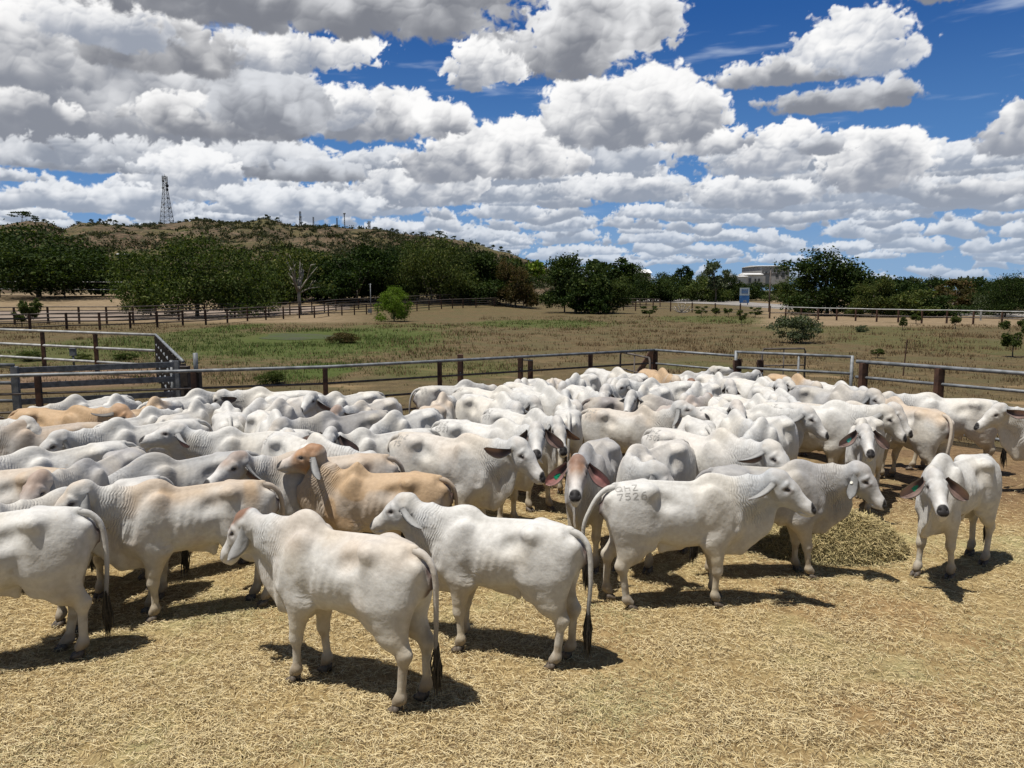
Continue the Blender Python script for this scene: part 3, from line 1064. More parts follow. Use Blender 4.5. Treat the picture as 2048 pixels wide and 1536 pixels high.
def brand_mesh(V, Fq, lines, side, x0=-.70, z0=1.13, ch=.072, cw=.060, slope=0.0):
    """stroke letters laid on the hide; seen upright from that side. returns mesh"""
    bvh = BVHTree.FromPolygons([tuple(v) for v in V], [tuple(int(i) for i in f) for f in Fq])
    mb = MB()
    wd = .0046
    for r, line in enumerate(lines):
        for ci, chh in enumerate(line):
            if chh == ' ': continue
            for stroke in GLYPH[chh]:
                pts = []
                for a, b in zip(stroke, stroke[1:]):
                    n = max(2, int(math.dist(a, b) / .12))
                    for q in range(n): pts.append((a[0] + (b[0] - a[0]) * q / n, a[1] + (b[1] - a[1]) * q / n))
                pts.append(stroke[-1])
                vs = []
                for i, (u, w) in enumerate(pts):
                    pu, pw = pts[max(i - 1, 0)], pts[min(i + 1, len(pts) - 1)]
                    tx, tz = pw[0] - pu[0], pw[1] - pu[1]
                    l = math.hypot(tx * cw, tz * ch) or 1
                    nx, nz = -tz * ch / l, tx * cw / l
                    for s in (-1, 1):
                        jw = wd * (1 + .35 * math.sin(i * 2.1 + ci * 3 + r))
                        xx = ci * cw * 1.32 + u * cw + s * nx * jw
                        zz = -r * ch * 1.45 + w * ch + s * nz * jw
                        # side -1 (right side of the cow, seen head to the right): x grows to the right
                        if side < 0: X = x0 + xx
                        else: X = x0 + .42 - xx
                        Z = z0 + zz - slope * xx
                        tilt = .75
                        org = Vector((X, side * .45, Z + .30)); d = Vector((0, -side * 1.0, -.62)).normalized()
                        hit = bvh.ray_cast(org, d)
                        if hit[0] is None:
                            vs.append(None)
                        else:
                            vs.append(hit[0] - d * .0035)
                for i in range(len(pts) - 1):
                    q = vs[2 * i:2 * i + 4]
                    if any(v is None for v in q): continue
                    if (q[0] - q[2]).length > .04: continue
                    mb.add([q[0], q[1], q[3], q[2]], [(0, 1, 2, 3)])
    return mb.mesh('brand_mark')


COWN = [0]
def make_cow(loc, heading, label, p=None, scale=1.0, group='white humped cattle crowded in the yard', lod=None):
    p = p or {}
    seed = COWN[0]; COWN[0] += 1
    rnd = random.Random(900 + seed)
    h = lod or (.0115 if loc[1] < 8.7 else (.015 if loc[1] < 12 else .019))
    V0, Q = get_base(h)
    p = dict(p)
    for kk in ('fl', 'fr', 'hl', 'hr'):
        p.setdefault(kk, rnd.uniform(-9, 9) if kk[0] == 'f' else rnd.uniform(-8, 8))
    fat = p.get('fat', rnd.uniform(.84, 1.0))
    V = V0.copy()
    V[:, 1] *= 1 + (fat - 1) * sstep(V[:, 2], .45, .7)
    hv = p.get('hump', rnd.uniform(-.045, .035))
    V[:, 2] += hv * np.exp(-((V0[:, 0] - .38) / .14) ** 2) * sstep(V0[:, 2], 1.2, 1.38)
    V[:, 2] -= rnd.uniform(-.02, .035) * np.exp(-((V0[:, 0] - .0) / .3) ** 2) * (1 - sstep(V0[:, 2], .6, .9)) * sstep(V0[:, 2], .5, .6)
    root = empty('cow', (loc[0], loc[1], 0), heading)
    root.scale = (scale, scale, scale * 1.05)
    tag(root, label, 'cow', group)
    # ears
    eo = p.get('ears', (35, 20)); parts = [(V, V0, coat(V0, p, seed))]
    allF = [Q]; off = len(V)
    tw = p.get('twist', -45)
    Ev = []
    for sidx, side in enumerate((1, -1)):
        oo = eo if not isinstance(eo[0], (tuple, list)) else eo[sidx]
        E = ear_points(side, oo[0], oo[1], tw)
        Ev.append(E)
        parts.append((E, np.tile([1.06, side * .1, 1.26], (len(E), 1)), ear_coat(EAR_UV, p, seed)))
        F = EAR_F if side > 0 else EAR_F[:, ::-1]
        allF.append(F + off); off += len(E)
    # tail
    tc = tail_curve(p.get('tside', rnd.uniform(-.7, .7)), p.get('tkick', rnd.uniform(0, .04)))
    rad = [.040 - .010 * min(1, i / 5) - .014 * i / len(tc) for i in range(len(tc))]
    tv, tf = tube_np(tc, rad, 10)
    tf = [f for f in tf if len(f) == 4]
    tcol = np.tile(np.array(p.get('base', WHITE)) * .88, (len(tv), 1))
    tcol = mixc(tcol, (.42, .285, .16), np.full(len(tv), .7 * p.get('tan', 0)))
    tcol = mixc(tcol, (.25, .24, .235), np.full(len(tv), .8 * p.get('grey', 0)))
    tz = sstep(-tv[:, 2], -.95, -.50)
    tcol = mixc(tcol, (.10, .095, .09), tz * .75)
    parts.append((tv, tv, tcol))
    allF.append(np.array(tf) + off); off += len(tv)
    rest = np.concatenate([a[1] for a in parts])
    raw = np.concatenate([a[0] for a in parts])
    colr = np.concatenate([a[2] for a in parts])
    wrest = rest.copy()
    # ears and tail must follow as rigid pieces of the head: use their root for weights
    P = pose(raw, p, wrest)
    # make tail not affected by leg masks
    nt = len(tv)
    P[-nt:] = raw[-nt:]
    me = np_mesh('cow_body', P, np.concatenate(allF), smooth=True)
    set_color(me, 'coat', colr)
    rr = rest + np.array([0, 0, 0])
    rr[len(V0):len(V0) + 2 * len(EAR_V)] = raw[len(V0):len(V0) + 2 * len(EAR_V)] + np.array([.6, 0, 0])
    set_vec(me, 'rest', rr)
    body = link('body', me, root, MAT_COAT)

    def pp(pt):
        a = np.array([pt], dtype=float)
        return pose(a, p)[0]

    def frame(pt, headpt=True):
        o = np.array([pt, (pt[0] + .01, pt[1], pt[2]), (pt[0], pt[1] + .01, pt[2]), (pt[0], pt[1], pt[2] + .01)])
        q = pose(o, p, np.array([pt] * 4))
        M = Matrix.Identity(4)
        for i in range(3):
            d = Vector(q[i + 1] - q[0]).normalized()
            for j in range(3): M[j][i] = d[j]
        for j in range(3): M[j][3] = q[0][j]
        return M
    for side in (1, -1):
        e = link('eye', EYE_ME, root)
        e.matrix_local = frame((1.155, side * .0885 * (1 + (fat - 1)), 1.1965)) @ Matrix.Rotation(.40, 4, 'Y')
    for (hx, key, dz) in ((.425, 'f', 0), (-.61, 'h', 0)):
        for side, sk in ((1, 'l'), (-1, 'r')):
            hy = side * (.135 if key == 'f' else .125)
            q = pp((hx, hy, .05))
            hf = link('hoof', HOOF_ME, root)
            hf.location = (q[0] + .004, q[1], max(-.004, q[2] - .050)); hf.scale = (1.12, 1.12, 1.12)
    # tail switch: a brush of hair strands
    end = tc[-1]
    mb = MB()
    L = p.get('switch', rnd.uniform(.32, .43))
    for q in range(60):
        a = rnd.uniform(0, 2 * PI); r0 = rnd.uniform(0, .018)
        s = end + Vector((math.cos(a) * r0, math.sin(a) * r0, rnd.uniform(.0, .10)))
        l = L * rnd.uniform(.55, 1.0); sp = rnd.uniform(.004, .032)
        m1 = s + Vector((math.cos(a) * sp, math.sin(a) * sp, -l * .5))
        m2 = s + Vector((math.cos(a) * sp * .7 + rnd.uniform(-.02, .02), math.sin(a) * sp * .7 + rnd.uniform(-.02, .02), -l))
        mb.tube([s, m1, (m1 + m2) / 2, m2], [.005, .0065, .005, .001], 4, cap=False)
    mb.build('tail_switch', MAT_SWITCH, root, True)
    # ear tags: a small paddle on a button
    for (side, colr_, t, s) in p.get('tags', []):
        n = len(EAR_V) // 2; nv = 9
        E = pose(Ev[0 if side > 0 else 1], p, np.tile([1.06, side * .1, 1.26], (len(EAR_V), 1)))
        ii = int(t * 15) * nv + int((s + 1) / 2 * 8)
        a, b = Vector(E[ii]), Vector(E[ii + n])
        dr = Vector(E[ii + nv]) - Vector(E[ii]); dr.normalize()
        inn = (b - a).normalized()
        u = inn.cross(dr).normalized()
        mb = MB()
        R = Matrix((inn, u, dr)).transposed()
        big = colr_ in ('green', 'teal')
        if big:
            mb.box(b + inn * .006 + dr * .018, (.003, .042, .048), rot=R)
            mb.box(b + inn * .006 - dr * .016, (.003, .022, .026), rot=R)
            mb.tube([a - inn * .004, b + inn * .012], .008, 10)
        else:
            mb.tube([a - inn * .009, b + inn * .006], .017, 14)
        t_ = mb.build('ear_tag', MAT_TAG[colr_], root)
        t_['label'] = colr_ + (' plastic tag in the ear' if big else ' round button tag on the ear')
    if p.get('brand'):
        lines, bs = p['brand'][0], p['brand'][1]
        kw = p['brand'][2] if len(p['brand']) > 2 else {}
        bme = brand_mesh(P[:len(V0)], Q, lines, bs, **kw)
        b_ = link('brand_mark', bme, root, MAT_BRAND)
        b_['label'] = 'dark branded letters and numbers on the rump'
    return root
# ------------------------------------------------------------ terrain
def gh(x, y):
    """ground height: flat yard and paddock, a low rise on the left beyond the lane"""
    y = np.maximum(np.asarray(y, dtype=float), 1e-3); x = np.asarray(x, dtype=float)
    w = 1 - sstep(x / y, -.08, .05)
    return 2.0 * sstep(y, 100, 160) * w


def ground_at(px, py):
    d = ray(px, py)
    lo, hi = 3.0, 700.0
    o = Vector((0, 0, CAMH))
    for _ in range(50):
        mid = (lo + hi) / 2
        p = o + d * (mid / d.y)
        if p.z > float(gh(p.x, p.y)): lo = mid
        else: hi = mid
    p = o + d * (lo / d.y)
    p.z = float(gh(p.x, p.y))
    return p


gx = np.concatenate([-np.geomspace(9000, 60, 24), np.arange(-56, 57, 4.0), np.geomspace(60, 9000, 24)])
gy = np.concatenate([[-60, -30], np.arange(-10, 180, 4.0), np.geomspace(184, 8800, 26)])
XX, YY = np.meshgrid(gx, gy)
ZZ = gh(XX, YY)
n1_, n2_ = XX.shape
ii = np.arange(n1_ * n2_).reshape(n1_, n2_)
gf = np.stack([ii[:-1, :-1], ii[:-1, 1:], ii[1:, 1:], ii[1:, :-1]], -1).reshape(-1, 4)
gme = np_mesh('ground', np.stack([XX, YY, ZZ], -1).reshape(-1, 3), gf, True)

# pen outline (top rail pixels projected at rail height)
PEN_L = [at_z(-420, 764, 1.6), at_z(0, 752, 1.6), at_z(385, 742, 1.6), at_z(650, 734, 1.6), at_z(1310, 700, 1.6)]
PEN_R = [at_z(1310, 700, 1.6), at_z(1472, 712, 1.6), at_z(1713, 723, 1.6), at_z(2048, 747, 1.6), at_z(2500, 781, 1.6)]

m, k, b = new_mat('earth_and_straw', rough=.95, spec=.1)
geo = k.add('ShaderNodeNewGeometry')
P_ = geo.outputs['Position']
o_ = k.xyz(P_)
X_, Y_ = o_[0], o_[1]
nl = k.noise(P_, .22, 5, .6); nm_ = k.noise(P_, 1.3, 6, .62); nf = k.noise(P_, 9.0, 5, .65); nx = k.noise(P_, 45.0, 4, .7)
# yard floor
fib = k.noise(k.vmath('MULTIPLY', P_, (60, 14, 20)), 1.0, 4, .7, dist=1.2)
straw = k.mix(k.smooth(nf, .3, .7), (.29, .215, .10), (.45, .35, .18))
straw = k.mix(k.smooth(fib, .35, .7), straw, (.20, .13, .055))
hayc = k.mix(k.smooth(nf, .3, .7), (.26, .22, .10), (.38, .33, .17))
straw = k.mix(k.smooth(k.noise(P_, .5, 4, .6), .52, .66), straw, hayc)
wornm = k.math('MULTIPLY', k.smooth(k.noise(P_, .42, 4, .6), .50, .62), k.smooth(X_, -.8, 2.2))
straw = k.mix(k.math('MULTIPLY', wornm, .8), straw, k.mix(k.smooth(nf, .3, .7), (.20, .125, .055), (.34, .225, .11)))
soil = k.mix(k.smooth(nf, .35, .65), (.115, .072, .038), (.20, .13, .07))
soil = k.mix(k.smooth(nx, .5, .75), soil, (.28, .20, .11))
backm = k.smooth(k.math('ADD', Y_, k.math('MULTIPLY', nm_, 3.5)), 12.5, 14.0)
rightm = k.math('MULTIPLY', k.smooth(k.math('ADD', X_, k.math('MULTIPLY', nm_, 3.0)), 4.6, 7.0), k.smooth(Y_, 9.8, 12.0))
yard = k.mix(k.math('MULTIPLY', k.math('MAXIMUM', backm, rightm), k.smooth(nm_, .28, .55, .55, 1.0)), straw, soil)
# paddock
dry = k.mix(k.smooth(nm_, .32, .68), (.080, .058, .029), (.155, .112, .055))
dry = k.mix(k.math('MULTIPLY', k.smooth(k.noise(P_, .35, 4, .6), .46, .6), .65), dry, (.085, .085, .036))
dry = k.mix(k.smooth(nf, .35, .7), dry, (.078, .060, .032))
dry = k.mix(k.smooth(nx, .55, .8), dry, (.30, .235, .14))
dry = k.mix(k.math('MULTIPLY', k.smooth(nl, .56, .66), k.smooth(Y_, 40, 24)), dry, (.23, .16, .085))
grn = k.mix(k.smooth(nf, .3, .7), (.028, .052, .010), (.085, .105, .026))

def blob(cx, cy, rx, ry, nz=.8):
    a = k.math('DIVIDE', k.math('SUBTRACT', X_, cx), rx); bq = k.math('DIVIDE', k.math('SUBTRACT', Y_, cy), ry)
    r = k.math('ADD', k.math('MULTIPLY', a, a), k.math('MULTIPLY', bq, bq))
    r = k.math('ADD', r, k.math('MULTIPLY', k.math('SUBTRACT', nm_, .5), nz * 2.2))
    return k.smooth(r, 1.15, .45)

def pxblob(px, py, wpx, hpx, nz=.8):
    g0 = ground_at(px, py); g1 = ground_at(px, py - hpx); g2 = ground_at(px, py + hpx); g3 = ground_at(px + wpx, py)
    return blob(g0.x, (g1.y + g2.y) / 2, abs(g3.x - g0.x), abs(g1.y - g2.y) / 2, nz)
gm_ = 0.0
for (a_, b_, c_, d_, s_) in ((640, 690, 260, 36, .95), (500, 690, 160, 30, .8), (620, 745, 90, 22, 1.0), (430, 660, 60, 14, .8), (900, 740, 180, 22, .5), (1080, 648, 160, 9, .75),
                        (200, 700, 260, 40, .65), (1420, 735, 90, 14, .35), (800, 655, 120, 8, .5), (1450, 640, 140, 9, .6), (1900, 690, 200, 24, .35), (1700, 660, 200, 10, .35)):
    gm_ = k.math('MAXIMUM', gm_, k.math('MULTIPLY', pxblob(a_, b_, c_, d_), s_))
gm_ = k.math('MULTIPLY', gm_, k.smooth(nf, .25, .55, .45, 1.0))
pad = k.mix(gm_, dry, grn)
sandy = k.mix(k.smooth(nm_, .35, .65), (.165, .12, .072), (.24, .18, .112))
sl = k.math('MAXIMUM', k.math('MULTIPLY', k.smooth(Y_, 72, 80), k.smooth(k.math('DIVIDE', X_, Y_), -.15, -.27)), k.math('MULTIPLY', k.smooth(Y_, 66, 72), k.smooth(k.math('DIVIDE', X_, Y_), .30, .34)))
sl = k.math('MULTIPLY', sl, k.smooth(nl, .3, .5, .5, 1.0))
pad = k.mix(sl, pad, sandy)
sc = pxblob(200, 755, 190, 26, .4)          # trampled earth behind the gate on the left
pad = k.mix(sc, pad, k.mix(k.smooth(nf, .35, .65), (.13, .085, .052), (.22, .15, .10)))
far = k.smooth(Y_, 180, 420)
pad = k.mix(far, pad, (.07, .068, .032))
# inside the pen: in front of both fence lines
def side_of(a, c):
    nxn, nyn = -(c.y - a.y), (c.x - a.x)
    l = math.hypot(nxn, nyn)
    return k.math('ADD', k.math('ADD', k.math('MULTIPLY', X_, nxn / l), k.math('MULTIPLY', Y_, nyn / l)), -(a.x * nxn + a.y * nyn) / l)
d1 = side_of(PEN_L[2], PEN_L[4]); d2 = side_of(PEN_R[0], PEN_R[3])
outm = k.smooth(k.math('ADD', k.math('MAXIMUM', d1, d2), k.math('MULTIPLY', k.math('SUBTRACT', nm_, .5), 1.2)), -.1, .5)
col = k.mix(outm, yard, pad)
k.put(b.inputs['Base Color'], col)
hh_ = k.math('ADD', k.math('MULTIPLY', nf, .05), k.math('ADD', k.math('MULTIPLY', nx, .012), k.math('MULTIPLY', fib, .02)))
hh_ = k.math('ADD', hh_, k.math('MULTIPLY', nm_, .12))
bp = k.add('ShaderNodeBump'); bp.inputs['Distance'].default_value = 1.0; bp.inputs['Strength'].default_value = .8
k.put(bp.inputs['Height'], hh_); k.put(b.inputs['Normal'], bp.outputs[0])
tag(link('ground', gme, None, m), kind='structure')

# lane, road and pond as thin sheets
def sheet(name, pts, z, mat, thick=.004):
    mb = MB(); n = len(pts)
    mb.add([(p[0], p[1], float(gh(p[0], p[1])) + z) for p in pts], [tuple(range(n))])
    return tag(mb.build(name, mat), kind='structure')

M_ASPH = speckled('worn_asphalt', (.17, .155, .14), (.26, .24, .215), .8, rough=.9, lo=.3, hi=.7)
M_LANE = speckled('dusty_lane', (.165, .125, .095), (.23, .18, .135), .5, rough=.95)
def strip(name, upper, lower, z, mat, seg=24):
    """upper and lower edges as photo pixels, follows the ground"""
    mb = MB()
    def along(line, t):
        L = [math.dist(a, b) for a, b in zip(line, line[1:])]
        s = t * sum(L)
        for (a, b), l in zip(zip(line, line[1:]), L):
            if s <= l or (a, b) == (line[-2], line[-1]): return (a[0] + (b[0] - a[0]) * s / l, a[1] + (b[1] - a[1]) * s / l)
            s -= l
    v = []
    for q in range(seg + 1):
        U = ground_at(*along(upper, q / seg)); Lw = ground_at(*along(lower, q / seg))
        for r in range(5):
            p = Lw.lerp(U, r / 4)
            v.append((p.x, p.y, float(gh(p.x, p.y)) + z))
    f = [(q * 5 + r, (q + 1) * 5 + r, (q + 1) * 5 + r + 1, q * 5 + r + 1) for q in range(seg) for r in range(4)]
    mb.add(v, f)
    return tag(mb.build(name, mat, None, True), kind='structure')
strip('road', [(1228, 594), (1350, 596), (1480, 603), (1560, 609), (1800, 616), (2200, 624)], [(1228, 600), (1350, 605), (1480, 612), (1560, 618), (1800, 628), (2200, 640)], .02, M_ASPH)
strip('path', [(-300, 621), (200, 622), (420, 622), (560, 616), (700, 610)], [(-300, 640), (200, 641), (420, 640), (560, 630), (700, 618)], .02, M_LANE)
m, k, b = new_mat('still_pond_water', rough=.12, spec=.25)
b.inputs['Base Color'].default_value = (.045, .055, .022, 1)
tcx = k.add('ShaderNodeTexCoord')
k.put(b.inputs['Base Color'], k.mix(k.smooth(k.noise(tcx.outputs['Object'], .6, 4), .42, .6), (.045, .050, .020), (.05, .068, .016)))
k.put(b.inputs['Roughness'], k.smooth(k.noise(tcx.outputs['Object'], .6, 4), .42, .6, .75, .95))
pc = ground_at(600, 674)
pts = []
for q in range(40):
    a = q / 40 * 2 * PI
    rr = 1 + .12 * math.sin(a * 3 + 1) + .07 * math.sin(a * 5)
    g = ground_at(598 + 80 * rr * math.cos(a), 674 + 6.5 * rr * math.sin(a))
    pts.append((g.x, g.y))
sheet('water', pts[::-1], .02, m)
gq = [ground_at(790 + 55 * math.cos(q / 20 * 2 * PI), 670 + 3 * math.sin(q / 20 * 2 * PI)) for q in range(20)]

# ------------------------------------------------------------ hill
RIDGE = [(-700, 470), (-300, 462), (-60, 452), (0, 458), (60, 448), (100, 452), (128, 465), (165, 452), (200, 451), (260, 458), (330, 453), (400, 447), (450, 451), (490, 452), (512, 447),
         (530, 440), (550, 446), (580, 455), (620, 456), (660, 459), (700, 460), (760, 466), (800, 472), (870, 476), (920, 486), (960, 496), (1000, 506), (1050, 522), (1100, 540), (1160, 556), (1260, 576), (1400, 585)]
rpx = np.array([r[0] for r in RIDGE], float); rpy = np.array([r[1] for r in RIDGE], float)
def hill_z(tanx, Y, nz=True):
    """tanx = x / y"""
    px = CX + FPX * tanx / .985
    ry = np.interp(px, rpx, rpy)
    zr = (582 - ry) / 1539.0 * 900
    t = np.clip((Y - 300) / 600, 0, 1)
    prof = (sstep(t, 0, 1) * .55 + t * .45)
    back = 1 - .8 * sstep(Y, 900, 1500)
    z = float_or(zr) * prof * back
    x = tanx * Y
    n = fbm2(x / 75, Y / 60, 71, 5, .55)
    g = np.abs(fbm2(x / 120 + 4, Y / 210, 77, 4, .5))
    amp = np.clip(t * (1 - t) * 4, 0, 1) * np.clip(zr / 30, 0, 1)
    return z + amp * (n * 13 - g * 16) + np.clip(zr / 60, 0, 1) * sstep(t, .6, 1) * fbm2(x / 22, Y / 22, 79, 3) * 2.0
def float_or(a): return a
TA = np.linspace(-1.0, .26, 330); YR = np.concatenate([np.linspace(296, 900, 110), np.linspace(915, 1500, 24)])
A2, Y2 = np.meshgrid(TA, YR)
HZ = hill_z(A2, Y2) - 1.5 + 3.5 * sstep(Y2, 296, 330)
HV = np.stack([A2 * Y2, Y2, HZ], -1).reshape(-1, 3)
ii = np.arange(A2.size).reshape(A2.shape)
HF = np.stack([ii[:-1, :-1], ii[:-1, 1:], ii[1:, 1:], ii[1:, :-1]], -1).reshape(-1, 4)
m, k, b = new_mat('rocky_hillside', rough=.95, spec=.1)
geo = k.add('ShaderNodeNewGeometry'); P_ = geo.outputs['Position']
a1 = k.noise(P_, .012, 5, .6); a2 = k.noise(P_, .05, 6, .65); a3 = k.noise(P_, .22, 5, .7)
c = k.mix(k.smooth(a2, .35, .65), (.058, .040, .026), (.112, .082, .052))
c = k.mix(k.smooth(a3, .5, .7), c, (.17, .12, .08))
c = k.mix(k.smooth(a1, .48, .62), c, k.mix(a3, (.05, .048, .022), (.125, .10, .045)))
c = k.mix(k.smooth(a3, .50, .36), c, (.035, .042, .020))
k.put(b.inputs['Base Color'], c)
tag(link('hills', np_mesh('hills', HV, HF, True), None, m), kind='structure')

# ------------------------------------------------------------ leaf helpers
def quads(C_, size, rng, squash=1.0, up=.0, aspect=1.0):
    """random leaf quads at centres C_"""
    n = len(C_)
    a = rng.normal(size=(n, 3)); a[:, 2] *= squash
    a /= np.linalg.norm(a, axis=1)[:, None]
    t = rng.normal(size=(n, 3)); t[:, 2] = t[:, 2] * .6 + up
    u = np.cross(a, t); u /= np.linalg.norm(u, axis=1)[:, None] + 1e-9
    w = np.cross(a, u)
    s = np.asarray(size)
    if s.ndim == 0: s = np.full(n, float(s))
    s = s[:, None]
    u = u * s; w = w * s * aspect
    V = np.stack([C_ - u, C_ - w * .6, C_ + u, C_ + w * .6], 1).reshape(-1, 3)
    F = np.arange(n * 4).reshape(n, 4)
    return V, F


def leaf_mat(name, ca, cb, cc=None, trans=.35):
    m, k, b = new_mat(name, rough=.75, spec=.08)
    at = k.add('ShaderNodeAttribute', attribute_name='tint')
    t = k.xyz(at.outputs['Vector'])
    oi = k.add('ShaderNodeObjectInfo')
    c = k.mix(t[0], ca, cb)
    if cc: c = k.mix(k.smooth(t[1], .78, .95), c, cc)
    c = k.mix(1.0, c, k.mix(oi.outputs['Random'], (.8, .85, .8), (1.2, 1.1, 1.15)), 'MULTIPLY')
    k.put(b.inputs['Base Color'], c)
    tr = k.add('ShaderNodeBsdfTranslucent')
    k.put(tr.inputs['Color'], k.vmath('MULTIPLY', c, (1.4, 1.6, .6)))
    mx = k.add('ShaderNodeMixShader'); mx.inputs[0].default_value = trans
    k.put(mx.inputs[1], b.outputs[0]); k.put(mx.inputs[2], tr.outputs[0])
    k.put(m.node_tree.nodes['Material Output'].inputs['Surface'], mx.outputs[0])
    return m


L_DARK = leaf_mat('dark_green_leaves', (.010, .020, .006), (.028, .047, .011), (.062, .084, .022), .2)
L_MID = leaf_mat('olive_green_leaves', (.026, .042, .012), (.062, .082, .022), (.12, .13, .04), .24)
L_BRIGHT = leaf_mat('fresh_green_leaves', (.05, .095, .010), (.115, .17, .025), (.20, .26, .05), .35)
L_GREY = leaf_mat('grey_green_leaves', (.045, .060, .035), (.095, .115, .065), (.15, .16, .10), .25)
L_RUST = leaf_mat('reddish_dry_leaves', (.04, .038, .015), (.085, .065, .026), (.13, .08, .04), .25)
M_BARK = speckled('grey_brown_bark', (.055, .045, .036), (.15, .13, .105), 5, rough=.9)
M_PALEBARK = speckled('pale_bark', (.17, .155, .13), (.36, .33, .29), 4, rough=.85)


def crown_mesh(seed, W, H, n, leaf, flat=1.0, lobes=16, low=.0, open_=.25):
    """leafy crown: width W, height H, base of crown at z=0"""
    rng = np.random.default_rng(seed)
    Cn = []
    for q in range(lobes):
        a = rng.uniform(0, 2 * PI); r = (rng.uniform(0, 1) ** .6) * .78
        zt = math.sqrt(max(0, 1 - (r * .98) ** 2.2))
        z = rng.uniform(.06, 1) * zt
        rad = rng.uniform(.17, .34) * (1.1 - .45 * r)
        Cn.append((r * math.cos(a) * W / 2, r * math.sin(a) * W / 2, low + z * H * .82, rad))
    Cn = np.array(Cn)
    w = Cn[:, 3] ** 2; w /= w.sum()
    which = rng.choice(lobes, n, p=w)
    d = rng.normal(size=(n, 3)); d /= np.linalg.norm(d, axis=1)[:, None]
    d[:, 2] = np.where(d[:, 2] < -.35, -d[:, 2] * .6, d[:, 2])
    rr = rng.uniform(0, 1, n) ** open_
    # sub clumps: leaves gather along twigs
    tw = rng.normal(size=(lobes * 14, 3)); tw /= np.linalg.norm(tw, axis=1)[:, None]
    tix = which * 14 + rng.integers(0, 14, n)
    g = rng.random(n) < .72
    d = np.where(g[:, None], tw[tix] + rng.normal(size=(n, 3)) * .26, d)
    rad = Cn[which, 3]
    P = Cn[which, :3] + d * (rad * rr)[:, None] * np.array([W * .62, W * .62, H * .58 * flat])
    P[:, 2] = np.maximum(P[:, 2], low * .4 + rng.uniform(-.03, .06, n) * H)
    P[:, 2] *= H / np.percentile(P[:, 2], 99.3)
    P[:, :2] *= (W / 2) / np.percentile(np.abs(P[:, 0]), 98.5)
    V, F = quads(P, leaf * rng.uniform(.6, 1.35, n), rng, .9)
    me = np_mesh('crown', V, F)
    tint = np.repeat(np.stack([np.clip(vnoise(P / W, 9, seed % 97) * .8 + rng.uniform(-.2, .4, n), 0, 1), rng.random(n), rng.random(n)], 1), 4, axis=0)
    set_vec(me, 'tint', tint)
    return me, Cn


def trunk_mesh(seed, h, r, Cn, lean=.0, forks=7, base_split=0):
    rnd = random.Random(seed)
    mb = MB()
    top = Vector((lean * h, rnd.uniform(-.1, .1) * h, h))
    stems = [(Vector((0, 0, -.15)), top)]
    if base_split:
        stems = [(Vector((rnd.uniform(-.3, .3) * r, 0, -.15)), Vector((rnd.uniform(-.35, .35) * h, rnd.uniform(-.2, .2) * h, h))) for _ in range(base_split)]
    for (a, t) in stems:
        mid = (a + t) / 2 + Vector((rnd.uniform(-.08, .08) * h, 0, 0))
        mb.tube([a, (a + mid) / 2, mid, (mid + t) / 2, t], [r * 1.25, r, r * .85, r * .75, r * .62], 7)
    order = sorted(range(len(Cn)), key=lambda q: -Cn[q][3])[:forks]
    for q in order:
        c = Vector(Cn[q][:3]) + Vector((0, 0, h * .85))
        s = stems[rnd.randrange(len(stems))][1]
        m1 = s.lerp(c, .45) + Vector((0, 0, -.08 * (c - s).length)); 
        mb.tube([s - Vector((0, 0, .1)), m1, c], [r * .5, r * .33, r * .1], 5)
        for _ in range(2):
            e = c + Vector((rnd.uniform(-1, 1), rnd.uniform(-1, 1), rnd.uniform(.1, 1))) * (c - s).length * .18
            mb.tube([m1, (m1 + e) / 2 + Vector((0, 0, .1)), e], [r * .22, r * .14, r * .03], 4)
    return mb.mesh('trunk', True)


TREE_LIB = {}
def tree_kind(kind, v):
    key = (kind, v)
    if key in TREE_LIB: return TREE_LIB[key]
    sd = hash_str(kind) + v * 101
    # unit trees: total height 1 scaled at placement; W given relative to the height
    if kind == 'broad':    cr, C_ = crown_mesh(sd, 1.75, .90, 20000, .0175, lobes=38); tm = trunk_mesh(sd, .24, .028, C_)
    elif kind == 'round':  cr, C_ = crown_mesh(sd, 1.15, .90, 12000, .020, lobes=24); tm = trunk_mesh(sd, .22, .024, C_)
    elif kind == 'scrub':  cr, C_ = crown_mesh(sd, 1.5, .95, 5200, .036, lobes=20); tm = trunk_mesh(sd, .16, .022, C_, base_split=3, forks=5)
    elif kind == 'tall':   cr, C_ = crown_mesh(sd, .62, .66, 2600, .028, lobes=12); tm = trunk_mesh(sd, .36, .02, C_)
    elif kind == 'sparse': cr, C_ = crown_mesh(sd, .85, .66, 1300, .020, lobes=14, open_=.5); tm = trunk_mesh(sd, .40, .026, C_, base_split=2, forks=12)
    elif kind == 'far':    cr, C_ = crown_mesh(sd, 1.25, .78, 650, .062, lobes=8); tm = trunk_mesh(sd, .30, .03, C_, forks=4)
    elif kind == 'flat':   cr, C_ = crown_mesh(sd, 1.7, .42, 900, .05, lobes=9, flat=.6); tm = trunk_mesh(sd, .58, .03, C_, forks=6)
    elif kind == 'pencil': cr, C_ = crown_mesh(sd, .30, .92, 900, .035, lobes=12); tm = trunk_mesh(sd, .10, .02, C_, forks=2)
    lift = {'broad': .06, 'round': .05, 'scrub': .0, 'tall': .32, 'sparse': .34, 'far': .2, 'flat': .52, 'pencil': .05}[kind]
    TREE_LIB[key] = (cr, tm, lift)
    return TREE_LIB[key]


def hash_str(s): return sum(ord(c) * (i + 3) for i, c in enumerate(s))


